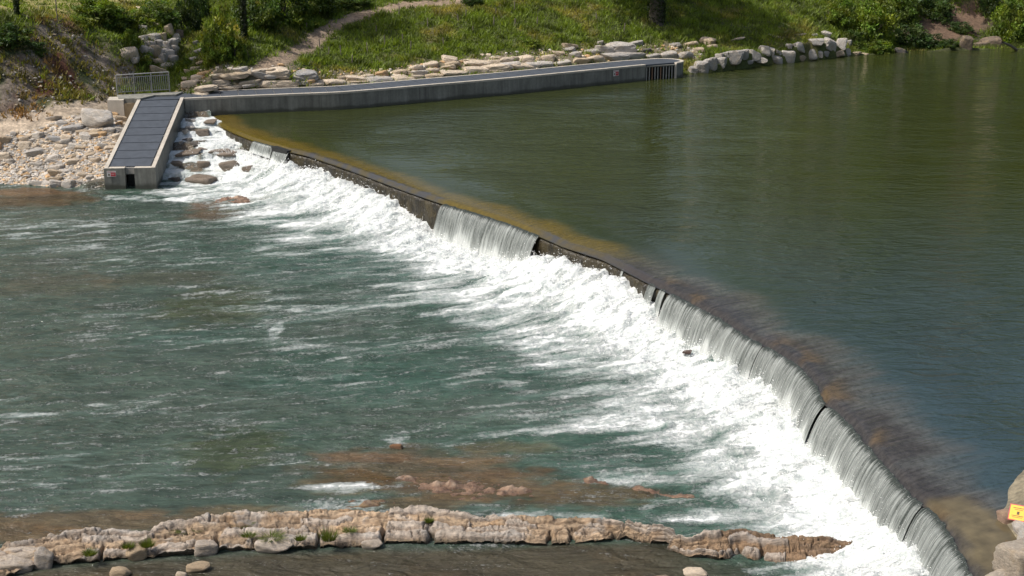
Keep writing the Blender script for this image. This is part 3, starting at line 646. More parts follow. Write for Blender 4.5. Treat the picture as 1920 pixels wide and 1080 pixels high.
# ramp
rTL, rTR, rBL, rBR = rT[0], rT[1], rB[0], rB[1]
def rz(f): return ZD+(ZE-ZD)*f
def rp_(u, f): return (rTL+(rTR-rTL)*u)*(1-f)+(rBL+(rBR-rBL)*u)*f
def rbox(u0, u1, f0, f1, dz0, dz1, name, mat, n=1):
    for k_ in range(n):
        a = f0+(f1-f0)*k_/n; b = f0+(f1-f0)*(k_+1)/n
        ps = [rp_(u0, a), rp_(u1, a), rp_(u1, b), rp_(u0, b)]; zs = [rz(a), rz(a), rz(b), rz(b)]
        MB().prism(ps, [z+dz0 if dz0 > -1.5 else dz0*2 for z in zs], [z+dz1 for z in zs]).build(name, mat, walk)
WU = .075
rbox(0, WU, 0, 1, -5, .05, 'ramp_side_wall', M['coping']); rbox(1-WU, 1, -.0, 1, -5, .05, 'ramp_side_wall', M['concrete'])
rbox(1-WU, 1, -.0, 1, .05, .062, 'coping', M['coping'])
rbox(WU, 1-WU, .02, .972, -.35, -.05, 'bedding', M['bedding'])
rbox(WU, WU+.02, .0, .97, -.05, -.02, 'joint_strip', M['bedding']); 
NR = 9
for k_ in range(NR):
    for u0, u1 in ((WU+.012, 1-WU-.035),):
        a, b = .015+.955*k_/NR, .015+.955*(k_+1)/NR
        rbox(u0+.004, u1-.004, a+.0035, b-.0035, -.05, .0, 'ramp_panel', M['deck'])
# curved shoulder between ramp and walkway
sh = [P(x, y, ZD)[:2] for x, y in [(258,187),(262,184),(270,180.5),(283,177),(300,174.5),(325,173),(346,172)]]; sh[-1] = outerb[0]
shl = np.array(sh); shi = offset_line(shl, -.16)
ribbon(shl, shi, -.6, ZD).build('coping', M['coping'], walk)
MB().prism([tuple(p) for p in shi]+[tuple(ib[1]), tuple(inner[1]), tuple(rp_(1-WU, -.0)), tuple(rp_(WU, .012))], ZD-.12, ZD-.014).build('deck_panel', M['deck'], walk)
# ramp end walls with the slot
def endw(u0, u1, name):
    ps = [rp_(u0, .972), rp_(u1, .972), rp_(u1, 1.006), rp_(u0, 1.006)]
    MB().prism(ps, -4, ZE+.03).build(name, M['concrete'], walk)
    MB().prism(ps, ZE+.03, ZE+.045).build('coping', M['coping'], walk)
endw(-.004, .40, 'end_wall'); endw(.59, 1.004, 'end_wall')
MB().prism([rp_(.40, .93), rp_(.59, .93), rp_(.59, .935), rp_(.40, .935)], -4, ZE).build('slot_back', M['dark'], walk)  # near-black sheet that paints the shade in the slot
# signs on the concrete
def sign(cpt, right, up, w_, h_, label, layout):
    n = Vector(right).cross(Vector(up)).normalized(); r_ = Vector(right).normalized(); u_ = Vector(up).normalized()
    o = empty('warning_sign', Vector(cpt), label, 'sign', 'small warning signs' if w_ < .39 and 'red' in label else None)
    def panel(x0, x1, y0, y1, d0, d1, name, mat):
        V = []
        for d in (d0, d1):
            for x, y in ((x0, y0), (x1, y0), (x1, y1), (x0, y1)): V.append(tuple(Vector(cpt)+r_*x*w_+u_*y*h_+n*d))
        mb = MB(); mb.v = V; mb.f = [(0, 1, 2, 3), (4, 5, 6, 7), (0, 1, 5, 4), (1, 2, 6, 5), (2, 3, 7, 6), (3, 0, 4, 7)]; mb.build(name, mat, o)
    for a in layout: panel(*a)
    return o
red_lay = [(-.5, .5, -.5, .5, .0, .012, 'plate', M['white']), (-.08, .46, -.42, .22, .012, .016, 'red_panel', M['red']), (-.36, -.2, -.3, .0, .012, .016, 'pictogram', M['ink']), (-.44, .44, .30, .33, .012, .015, 'text_line', M['red']), (-.40, .30, .38, .41, .012, .015, 'text_line', M['red']),
           (.0, .38, -.02, .02, .016, .018, 'text_line', M['white']), (.0, .3, -.16, -.12, .016, .018, 'text_line', M['white'])]
f_ = wl_[-8:]; wdir = Vector((*(f_[-1]-f_[0]), 0)).normalized()
pw = P(1162, 133.5, .55); t_ = (pw[0]-wl_[:, 0])**2; j = int(np.argmin(((wl_-P(1162,158,0)[:2])**2).sum(1)))
wdir = Vector((*(wl_[min(j+1, 89)]-wl_[j-1]), 0)).normalized()
sign((wl_[j][0]+wdir.y*.02, wl_[j][1]-wdir.x*.02, .60), wdir, (0, 0, 1), .38, .34, 'small white and red sign on the long wall beside the barred inlet', red_lay)
ed = Vector((*(rp_(1, 1.006)-rp_(0, 1.006)), 0)).normalized(); c0 = rp_(.10, 1.006)
sign((c0[0]+ed.y*.012+.1, c0[1]-ed.x*.012, ZE-.21), ed, (0, 0, 1), .40, .26, 'small white and red sign on the lower end wall of the ramp', red_lay)
# footbridge slab, abutment and railing
fb = [P(x, y, 1.02)[:2] for x, y in [(219,177),(325,171.5),(343,171),(330,176.5),(290,177.5),(262,184),(222,184)]]
tag(MB().prism(fb, .78, 1.0).build('footbridge_slab', M['concrete']), 'thin concrete footbridge slab under the grey railing', 'footbridge')
ab = [P(201, 187, 1.0)[:2], P(231, 187, 1.0)[:2], P(235, 180, 1.0)[:2], P(205, 181, 1.0)[:2]]
tag(MB().prism(ab, -.6, .98).build('abutment', M['coping']), 'pale square concrete abutment block below the railing', 'abutment')
w2 = [P(232, 188, .95)[:2], P(256, 186, .95)[:2], P(258, 183, .95)[:2], P(235, 183, .95)[:2]]
tag(MB().prism(w2, -.4, .775).build('bank_wall', simple('tan concrete', (.30, .24, .16), .9)), 'short tan retaining wall between abutment block and ramp', 'wall')
ra, rb_ = P(220, 177.5, 1.0), P(318.5, 172, 1.0)
rail = empty('railing', ra, 'grey metal railing with thin balusters on the footbridge beside the ramp', 'railing')
ra, rb_ = Vector(ra), Vector(rb_); Z = Vector((0, 0, 1))
MB().bar(ra+Z*1.0, rb_+Z*1.03, .030).build('handrail', M['steel'], rail)
MB().bar(ra+Z*.86, rb_+Z*.88, .022).build('upper_rail', M['steel'], rail)
MB().bar(ra+Z*.12, rb_+Z*.12, .022).build('lower_rail', M['steel'], rail)
for f in (0, .33, .66, 1): MB().bar(ra.lerp(rb_, f), ra.lerp(rb_, f)+Z*(1.0+.03*f), .032).build('post', M['steel'], rail)
for i in range(26):
    f = (i+.7)/26.4; a = ra.lerp(rb_, f); MB().bar(a+Z*.12, a+Z*.87, .017, 5).build('baluster', M['steel'], rail)
# ================================================================== ROCKS
def ico(sub):
    import bmesh
    bm = bmesh.new(); bmesh.ops.create_icosphere(bm, subdivisions=sub, radius=1)
    V = np.array([v.co[:] for v in bm.verts]); Fc = np.array([[v.index for v in f.verts] for f in bm.faces]); bm.free(); return V, Fc
ICO = {k: ico(k) for k in (1, 2, 3, 4)}
def boulder_mesh(seed, sub=3, planes=11, rough=.07, p=14):
    r = np.random.default_rng(seed); V, Fc = ICO[sub]; pl = r.normal(size=(planes, 3)); pl /= np.linalg.norm(pl, axis=1)[:, None]
    base = np.array([[1, 0, 0], [-1, 0, 0], [0, 1, 0], [0, -1, 0], [0, 0, 1], [0, 0, -1]], float)+r.normal(size=(6, 3))*.18
    base /= np.linalg.norm(base, axis=1)[:, None]
    nrm = np.vstack([base, pl]); h = np.r_[r.uniform(.72, .9, 6), r.uniform(.85, 1.12, planes)]
    dt = V@nrm.T; rad = np.where(dt > 1e-3, h/np.maximum(dt, 1e-3), 1e3)
    rad = (rad**-p).sum(1)**(-1/p)
    W = V*rad[:, None]; o = r.uniform(0, 50)
    n = fbm(W[:, 0]*1.6+o+W[:, 2], W[:, 1]*1.6+W[:, 2]*.7, seed, 4)+.5*fbm(W[:, 2]*4+o, W[:, 0]*3+W[:, 1]*3, seed+5, 3)
    W = W*(1+rough*n)[:, None]
    me = bpy.data.meshes.new('boulder'); me.from_pydata(W.tolist(), [], Fc.tolist()); me.update()
    for pl_ in me.polygons: pl_.use_smooth = sub >= 4
    return me
BM = [boulder_mesh(i, 3, 9) for i in range(14)]; SM = [boulder_mesh(100+i, 2, 6, .05) for i in range(14)]; HM = [boulder_mesh(200+i, 4, 12, .09) for i in range(8)]
for me in BM+SM+HM: me.materials.append(M['rock'])
CB = [boulder_mesh(350+i, 4, 3, .03, 60) for i in range(3)]
for me in CB: me.materials.append(M['rock'])
WM = [boulder_mesh(300+i, 4, 9, .10) for i in range(8)]
for me in WM: me.materials.append(M['wetrock'])
TONES = {'cream': (.60, .50, .385), 'pale grey': (.52, .48, .43), 'grey': (.40, .375, .345), 'blue grey': (.36, .355, .35), 'orange': (.55, .36, .19), 'tan': (.48, .385, .275), 'brown': (.15, .115, .085), 'dark': (.10, .095, .09)}
def rock(name, me, loc, size, tone, label, cat='rock', group=None, rot=None, jit=.12):
    o = bpy.data.objects.new(name, me); COL.objects.link(o); o.location = tuple(loc)
    o.rotation_euler = rot if rot else (random.uniform(-.25, .25), random.uniform(-.25, .25), random.uniform(-.5, .5)); o.scale = size
    c = np.array(TONES[tone] if isinstance(tone, str) else tone)*random.uniform(1-jit, 1+jit); o.color = (*c, 1)
    return tag(o, label, cat, group)
def rock_px(name, px, py, wp, hp, tone, label, group=None, pool_=BM, zfix=None, deep=.9, embed=.25, rot=None, emb=None, yaw=None):
    g = ground(px, py+hp*.42) if zfix is None else P(px, py+hp*.5, zfix)
    k = ppm(g); W = wp/k; Hh = hp/k*.98
    me = random.choice(pool_); sx, sz = W/2*1.12, Hh/2*1.15; sy = max(W*.5*deep, sz*.8)
    loc = (g[0], g[1]+sy*.55, g[2]+Hh*(.5-embed))
    if rot is None and yaw is not None: rot = (random.uniform(-.12, .12), random.uniform(-.12, .12), yaw+random.uniform(-.15, .15))
    return rock(name, me, loc, (sx, sy, sz), tone, label, group=group, rot=rot)
ORD = 'first second third fourth fifth sixth seventh eighth ninth tenth eleventh twelfth thirteenth fourteenth fifteenth sixteenth seventeenth eighteenth nineteenth'.split()
def ordw(i):
    if i < 19: return ORD[i]
    t = ['twentieth', 'thirtieth', 'fortieth', 'fiftieth', 'sixtieth'][(i+1)//10-2]; b = ['twenty', 'thirty', 'forty', 'fifty', 'sixty'][(i+1)//10-2]
    return t if (i+1) % 10 == 0 else b+'-'+ORD[(i+1) % 10-1]
yw = math.atan2(*(wl_[60]-wl_[40])[::-1])
Z2 = lambda l: [(480+x/4, y/4, w_, h_, t) for x, y, w_, h_, t in l]
Z3 = lambda l: [(960+x/4, y/4, w_, h_, t) for x, y, w_, h_, t in l]
frontrow = [(355,159,34,14,'cream'),(386,166,40,10,'cream'),(402,158,48,13,'cream'),(436,152,52,14,'tan'),(428,166,46,8,'cream'),(466,157,42,12,'cream'),(470,166,34,7,'pale grey')]+Z2([(25,650,30,10,'cream'),(95,643,38,14,'cream'),(225,640,50,14,'cream'),(330,645,30,9,'pale grey'),(430,635,30,11,'cream'),(510,638,20,7,'tan'),(590,622,46,13,'cream'),(690,632,26,7,'pale grey'),(755,620,32,8,'tan'),(920,605,52,13,'grey'),(1100,598,44,10,'cream'),(1215,582,26,9,'cream'),(1325,572,36,9,'tan'),(1475,553,44,12,'cream'),(1640,527,46,13,'cream'),(1790,512,52,14,'cream'),(1900,492,32,13,'pale grey')])+Z3([(60,500,40,13,'cream'),(155,492,22,12,'pale grey'),(255,484,30,12,'pale grey'),(380,474,34,9,'pale grey'),(525,455,34,13,'tan'),(632,442,32,14,'cream'),(775,428,42,16,'grey'),(915,420,44,15,'grey'),(1060,425,28,9,'grey'),(1180,413,32,13,'grey'),(1312,414,28,14,'grey')])
frontrow.sort(key=lambda r: r[0])
for i, (px, py, wp, hp, t) in enumerate(frontrow):
    rock_px('riprap_boulder', px, py, wp*1.08, hp*1.15, t, f'{t} riprap boulder, {ordw(i)} from the ramp bend in the row against the walkway', 'riprap boulders behind the walkway', yaw=yw*.7, embed=.22, deep=.75)
upper = [(370,146,28,11,'cream'),(352,148,22,8,'tan'),(384,138,26,10,'orange'),(410,143,34,11,'cream'),(448,138,34,11,'pale grey'),(480,138,34,13,'cream'),(505,134,26,9,'tan')]+Z2([(30,590,40,11,'pale grey'),(100,600,22,9,'grey'),(145,550,48,16,'cream'),(210,596,24,8,'cream'),(365,560,46,18,'blue grey'),(315,606,30,9,'grey'),(412,606,16,8,'orange'),(640,585,16,7,'tan'),(740,590,34,10,'cream'),(830,575,24,11,'cream'),(930,556,30,13,'orange'),(1070,540,26,9,'tan'),(1080,573,26,7,'cream'),(1200,508,28,13,'cream'),(1220,550,28,9,'pale grey'),(1310,485,32,10,'cream'),(1330,530,24,10,'cream'),(1430,510,34,8,'tan'),(1450,450,32,13,'cream'),(1470,480,30,10,'tan'),(1585,465,18,8,'tan'),(1650,477,44,13,'cream'),(1780,468,26,9,'cream'),(1800,440,22,7,'tan'),(1880,455,30,12,'cream')])+Z3([(95,445,34,12,'cream'),(20,440,16,9,'cream'),(200,450,14,6,'tan'),(270,435,26,12,'cream'),(340,400,22,9,'tan'),(430,372,24,8,'grey'),(430,345,26,9,'tan'),(480,405,16,9,'grey'),(600,385,24,8,'grey'),(690,375,30,16,'grey'),(810,355,54,20,'grey'),(930,325,22,10,'grey'),(660,322,12,9,'grey'),(1000,380,20,8,'dark'),(1230,335,22,8,'grey')])
upper.sort(key=lambda r: r[0])
for i, (px, py, wp, hp, t) in enumerate(upper):
    rock_px('riprap_boulder', px, py, wp*1.05, hp*1.12, t, f'{t} riprap boulder, {ordw(i)} from the ramp among those scattered below the grass', 'riprap boulders behind the walkway', yaw=yw*.6, embed=.25)
rb = [(1315,125,32,26,'grey'),(1332,119,24,26,'grey'),(1353,121,20,18,'grey'),(1372,111,40,28,'grey'),(1350,107,18,16,'grey'),(1392,103,22,20,'grey'),(1414,105,24,18,'pale grey'),(1424,117,32,12,'pale grey'),(1434,94,22,18,'pale grey'),(1404,118,16,8,'grey'),(1300,131,18,14,'grey'),(1446,97,16,18,'pale grey'),(1455,113,28,15,'grey'),(1478,105,32,25,'pale grey'),(1497,94,24,18,'pale grey'),(1480,89,14,10,'grey'),(1504,109,20,12,'tan'),(1520,101,22,19,'pale grey'),(1537,103,15,14,'pale grey'),(1548,103,15,11,'grey'),(1530,87,26,15,'grey'),(1556,86,32,23,'pale grey'),(1578,83,22,20,'pale grey'),(1591,81,12,15,'pale grey'),(1571,104,28,12,'tan'),(1589,98,16,15,'pale grey'),(1549,64,17,15,'pale grey'),(1460,100,12,9,'grey'),(1524,67,16,7,'grey'),(1327,78,32,12,'tan'),(1298,82,26,9,'tan'),(1336,87,22,8,'tan'),(1310,94,26,9,'tan'),(1268,86,20,7,'grey'),(1376,75,36,4,'cream'),(1457,69,32,4,'cream'),(1499,66,24,4,'cream'),(1690,97,26,12,'dark'),(1606,102,16,8,'tan'),(1812,82,24,28,'brown'),(1862,80,42,22,'brown'),(1840,84,24,12,'brown'),(1895,88,20,8,'brown'),(1622,104,14,6,'tan')]  # brown on the boulders by the far trees puts bank shade into their colour
rb.sort(key=lambda r: r[0])
for i, (px, py, wp, hp, t) in enumerate(rb):
    rock_px('bank_boulder', px, py, wp*.95, hp*1.05, t, f'{t} bank boulder, {ordw(i)} from the barred inlet towards the far trees', 'boulders along the far bank', embed=.2, deep=.8)
rv = [(272,94,24,22,'grey'),(290,95,20,28,'tan'),(295,116,18,15,'tan'),(310,86,20,20,'grey'),(322,78,20,18,'grey'),(315,100,22,18,'grey'),(305,110,14,18,'grey'),(285,70,26,14,'grey'),(267,73,24,12,'grey'),(287,45,28,10,'tan'),(315,55,18,20,'tan'),(295,134,28,17,'tan'),(327,92,14,18,'grey'),(322,110,22,16,'grey'),(335,62,14,16,'brown'),(312,125,22,14,'grey'),(280,28,20,8,'grey'),(265,16,20,6,'cream'),(302,68,18,14,'tan'),(300,100,16,16,'grey'),(276,110,20,14,'grey'),(330,70,14,14,'grey'),(243,101,30,24,'cream'),(250,112,20,12,'pale grey'),(281,84,18,14,'grey'),(298,82,14,14,'grey'),(270,52,18,10,'grey'),(301,40,16,10,'cream'),(366,80,12,8,'grey'),(372,96,14,8,'grey'),(362,110,12,7,'grey'),(376,118,16,8,'tan'),(366,128,18,8,'cream'),(352,134,16,7,'tan'),(378,132,14,7,'cream')]
rv.sort(key=lambda r: -r[1])
for i, (px, py, wp, hp, t) in enumerate(rv):
    rock_px('ravine_boulder', px, py, wp*1.12, hp*1.15, t, f'{t} boulder of the ravine wall behind the railing, {ordw(i)} counted upwards from the bottom', 'boulders of the ravine wall', embed=.25, deep=.8)
# rubble bank beside the ramp
tag(rock_px('large_boulder', 181, 224, 58, 40, 'pale grey', 'x', pool_=HM, embed=.15), 'largest pale grey boulder of the rubble bank, against the abutment block')
for px, py, wp, hp, t, lb in [(135,242,32,17,'blue grey','blue grey flat boulder in the rubble bank below the sandy path'),(98,223,28,9,'pale grey','long thin grey slab at the edge of the sandy path'),(160,256,26,16,'pale grey','pale boulder halfway down the rubble bank near the largest boulder'),(205,245,20,14,'grey','grey boulder beside the upper ramp wall under the abutment'),(70,256,22,14,'pale grey','pale rounded boulder near the top of the rubble slope'),(45,262,22,13,'cream','cream boulder near the picture edge below the sandy path'),(115,233,24,9,'grey','low grey slab just under the sandy path'),(190,252,20,11,'orange','orange tinted boulder beside the upper ramp'),(104,262,30,14,'blue grey','blue grey wedge boulder midway along the rubble bank'),(101,349,18,12,'pale grey','pale stone alone at the water edge of the rubble bank')]:
    rock_px('large_boulder', px, py, wp, hp, t, lb, embed=.2)
gravel_zone = gpoly([(-60,262),(0,258),(90,236),(170,212),(215,205),(232,222),(222,270),(196,330),(192,362),(100,362),(-60,356)])
gb = np.array(gravel_zone); lo, hi = gb.min(0), gb.max(0); cnt = 0
tl = ['cream', 'pale grey', 'pale grey', 'grey', 'tan', 'pale grey', 'cream', 'grey', 'pale grey', 'pale grey', 'tan', 'orange']
def gz2(x, y): return gz(x, y)
while cnt < 255:
    x, y = rng.uniform(lo, hi)
    if not inpoly(gravel_zone, np.array([x]), np.array([y]))[0] or inpoly(RAMP_FOOT, np.array([x]), np.array([y]))[0]: continue
    s_ = float(np.clip(rng.lognormal(-1.98, .42), .08, .36)); z = float(gz2(x, y))
    if z < -1.68: continue
    rock('rubble_stone', random.choice(BM if s_ > .2 else SM), (x, y, z+s_*.18), (s_*rng.uniform(.9, 1.5), s_*rng.uniform(.7, 1.1), s_*rng.uniform(.45, .8)), random.choice(tl), 'loose angular stone in the pale rubble bank beside the ramp', group='loose stones of the rubble bank'); cnt += 1
def stones(name, n, zone, smin, smax, tones, kindlabel, zf=gz, lift=.12, mat='stonebed', avoid=None):
    zb_ = np.array(zone); lo, hi = zb_.min(0), zb_.max(0); q_ = rng.uniform(lo, hi, (n*4, 2))
    ok = inpoly(zone, q_[:, 0], q_[:, 1])
    if avoid is not None: ok &= ~inpoly(avoid, q_[:, 0], q_[:, 1])
    q_ = q_[ok][:n]; n = len(q_); z = zf(q_[:, 0], q_[:, 1]); V0 = []; 
    protos = [np.array([v.co[:] for v in me.vertices]) for me in SMALL]; Fc = ICO[1][1]
    Vs, Fs, Cs = [], [], []
    s_ = np.exp(rng.uniform(np.log(smin), np.log(smax), n))
    for i in range(n):
        a = rng.uniform(0, 6.28); Wv = protos[i % len(protos)]*np.array([rng.uniform(.8, 1.5), rng.uniform(.7, 1.1), rng.uniform(.45, .85)])*s_[i]
        Wv = np.c_[Wv[:, 0]*math.cos(a)-Wv[:, 1]*math.sin(a), Wv[:, 0]*math.sin(a)+Wv[:, 1]*math.cos(a), Wv[:, 2]]+[q_[i, 0], q_[i, 1], z[i]+s_[i]*lift]
        Vs.append(Wv); Fs.append(Fc+i*len(Wv)); Cs.append(np.tile(np.array(TONES[tones[i % len(tones)]])*rng.uniform(.75, 1.15), (len(Wv), 1)))
    return tag(mesh_np(name, np.vstack(Vs), np.vstack(Fs), M['soil'], attrs={'tcol': ('FLOAT_COLOR', rgba(np.vstack(Cs)))}), kindlabel, None, None, 'stuff')
SMALL = [boulder_mesh(400+i, 1, 4, .05) for i in range(8)]
stones('gravel', 9500, gravel_zone, .03, .11, ['cream', 'pale grey', 'grey', 'tan', 'pale grey', 'pale grey', 'grey', 'tan', 'orange'], 'small pale rubble stones covering the bank beside the ramp', avoid=RAMP_FOOT)
zsh = lambda x, y: np.clip((x-np.interp(y, [2, 24, 25.5, 27.5, 28.5, 33], [9.0, 9.9, 10.1, 10.3, 10.7, 14]))*.5, -.6, .45)+np.clip(x-10.5, 0, 20)*.12
stones('shore_stones', 5000, [(9.6,4),(24,4),(24,31),(15,31),(12.2,28.4),(11.2,26),(9.9,22.5)], .04, .26, ['pale grey', 'tan', 'grey', 'cream', 'brown'], 'mixed stones on the near bank beside the apron', zf=zsh, lift=.0)
stones('scree', 450, cliff, .03, .12, ['pale grey', 'brown', 'tan', 'grey', 'brown'], 'loose broken stones on the bare earth cliff', lift=.02)
stones('riprap_chips', 1500, riprap, .04, .15, ['cream', 'tan', 'pale grey', 'orange'], 'small stone chips between the riprap boulders', lift=.02)
# cascade rocks beside the ramp
cr = [(356,225,20,9,'grey','dry grey stone at the top corner between ramp and walkway'),(355,240,20,9,'pale grey','pale dry stone beside the upper ramp wall above the cascade'),(346,248,14,9,'pale grey','small pale stone wedged against the ramp wall'),(381,249,26,16,'brown','dark wet block in the upper cascade'),(392,231,28,9,'brown','flat wet slab just below the weir end'),(352,258,22,14,'dark','wet rock under the ramp wall, the ramp shadow put into its black colour'),(339,266,9,7,'pale grey','tiny pale stone beside the ramp wall halfway down'),(382,277,34,9,'brown','long flat brown ledge across the upper cascade'),(412,281,44,11,'brown','brown wet ledge in the middle of the cascade'),(350,291,54,13,'brown','brown wet ledge against the ramp wall'),(420,292,64,9,'brown','broad brown wet slab in the central cascade'),(330,304,30,11,'brown','brown ledge block low beside the ramp'),(382,306,32,20,'brown','upright brown block above the lower drop of the cascade'),(378,328,60,34,'brown','biggest rounded wet boulder of the cascade foot'),(430,308,42,24,'brown','brown boulder veiled by white water in the cascade'),(330,328,20,26,'dark','dark boulder behind trickles at the ramp foot'),(465,312,24,14,'brown','small brown boulder at the far side of the cascade'),(365,268,22,8,'dark','wet stone by the ramp wall, dark colour standing for the ramp shadow')]  # black and dark stones under the ramp wall carry its cast shadow as colour
def P_low(px, py):
    d = ray(px, py); D = np.arange(60, 74, .05); t = D/d[1]; z = CAM_H+d[2]*t; h = np.array([lowz(a, b) for a, b in zip(d[0]*t, D)])
    k_ = np.argmax(z < h); return np.array([d[0]*t[k_], D[k_], h[k_]])
for px, py, wp, hp, t, lb in cr:
    t = {'brown': (.23, .18, .135), 'dark': (.11, .10, .09)}.get(t, t)
    g = P_low(px, py+hp*.45); k_ = ppm(g); dry = t in ('grey', 'pale grey')
    rock('cascade_rock', random.choice(BM if dry else WM), (g[0], g[1]+.25*wp/k_, g[2]+(.12 if dry else -.13)*hp/k_), (wp/k_*.50, wp/k_*.36, hp/k_*.50), t, lb, rot=(random.uniform(-.1, .1), random.uniform(-.1, .1), random.uniform(-.4, .4)))
# rocks breaking the surface of the river
for px, py, wp, hp, t, lb in [(744,832,22,17,(.27,.135,.06),'rusty brown rock alone in a collar of foam in mid river'),(756,893,24,11,(.34,.25,.2),'small rock with a pale tip at the start of the brown shoal'),(1337,681,14,14,(.10,.06,.05),'small dark rock at the foot of the bowed sheet'),(1288,657,18,7,(.10,.06,.05),'tiny dark rock in the foam below the bowed sheet')]:
    g = P(px, py+hp*.5, lowz(*P(px, py, -1.5)[:2])+.0); k_ = ppm(g)
    rock('river_rock', random.choice(WM), (g[0], g[1]+.35*wp/k_*.5, g[2]-.02), (wp/k_*.56, wp/k_*.36, hp/k_*.55), t, lb, rot=(0, 0, random.uniform(-.2, .2)))
def shoal(poly, label, seed, col, top=.10, sy=3.0):
    pw = [P(x, y, -1.58)[:2] for x, y in poly]; pa = np.array(pw); lo, hi = pa.min(0)-.2, pa.max(0)+.2
    X, Y = np.meshgrid(np.arange(lo[0], hi[0], .045), np.arange(lo[1], hi[1], .05), indexing='ij')
    sd = polysd(pw, X, Y); wz = LZ[np.clip(np.searchsorted(lx, X), 0, len(lx)-1), np.clip(np.searchsorted(ly, Y), 0, len(ly)-1)]
    f1 = fbm(X*.8+.3*fbm(X*2, Y*3, seed+3), Y*sy*.8, seed, 5); rid = np.abs(fbm(X*1.3, Y*sy, seed+1, 5)); f3 = fbm(X*3.5, Y*6, seed+2, 4)
    h = -.10+.12*sstep(0, .35, sd)+.20*f1*sstep(-.1, .3, sd)+top*1.4*(.35-rid)+.085*f3
    Zs = np.where(sd > -.15, wz*.4+(-1.6)*.6+h, -2.2)
    c = np.zeros(X.shape+(3,)); c[:] = col; c = lerp(c, (.40, .30, .22), sstep(.02, .16, h)*.8); c = lerp(c, (.10, .05, .03), sstep(.12, .0, rid)*.8); c = c*(1+.35*f3)[..., None]; c = lerp(c, (.075, .042, .026), sstep(.02, -.04, h))
    return tag(mesh_np('rock_shoal', np.c_[X.ravel(), Y.ravel(), Zs.ravel()], gridfaces(*X.shape), M['wetledge'], smooth=True, attrs={'tcol': ('FLOAT_COLOR', rgba(np.clip(c, .01, 1).reshape(-1, 3)))}), label, 'rock ledge', 'low rock shoals in the river')
def ledgemat(name, r0):
    m, t, b = newmat(name); a = attr(t, 'tcol'); co = wpos(t)
    n1 = noise(t, scalev(t, co, .6, 2.2, 3), 3, 7, .7, .5); n2 = noise(t, co, 16, 5, .65)
    c = mul(t, a.outputs['Color'], n1, .5, 1.4); c = mul(t, c, n2, .78, 1.2)
    L(t, c, b.inputs['Base Color']); b.inputs['Roughness'].default_value = r0
    L(t, bump(t, math_(t, 'ADD', n1, math_(t, 'MULTIPLY', n2, .4)), .8, .12), b.inputs['Normal']); return m
M['ledge'] = ledgemat('bedded bedrock', .8); M['wetledge'] = ledgemat('wet bedrock', .4)
BC = (.20, .12, .075)
shoal([(735,893),(775,886),(800,900),(850,893),(890,896),(960,908),(1005,918),(995,930),(900,938),(840,934),(790,922),(745,905)], 'rough reddish brown rock shoal breaking the surface above the bedrock bar', 700, BC, .14)
shoal([(1068,898),(1110,892),(1155,902),(1165,912),(1100,914)], 'short brown rock shoal under the near tongue of white water', 710, BC, .14)
shoal([(1160,910),(1200,910),(1260,920),(1350,932),(1352,944),(1290,942),(1200,926)], 'thin brown rock strip along the lower edge of the foam tongue', 720, BC, .12)
shoal([(660,940),(690,930),(735,932),(730,945),(690,956),(655,950)], 'yellowish brown rock shoal where the water breaks just above the bar', 730, (.20,.13,.06), .14)
shoal([(385,374),(430,368),(480,374),(470,384),(400,384)], 'small reddish rock shoal showing through foam at the cascade foot', 750, (.22,.12,.07), .08)
shoal([(1080,1082),(1100,1074),(1130,1072),(1160,1073),(1176,1084),(1176,1110),(1080,1110)], 'small tan rock outcrop at the bottom edge below the middle of the bars', 760, (.34,.26,.17), .12)
shoal([(1195,1080),(1230,1075),(1262,1078),(1278,1088),(1278,1112),(1190,1112)], 'thin tan rock outcrop at the bottom edge next to the cream stone', 770, (.34,.26,.17), .12)
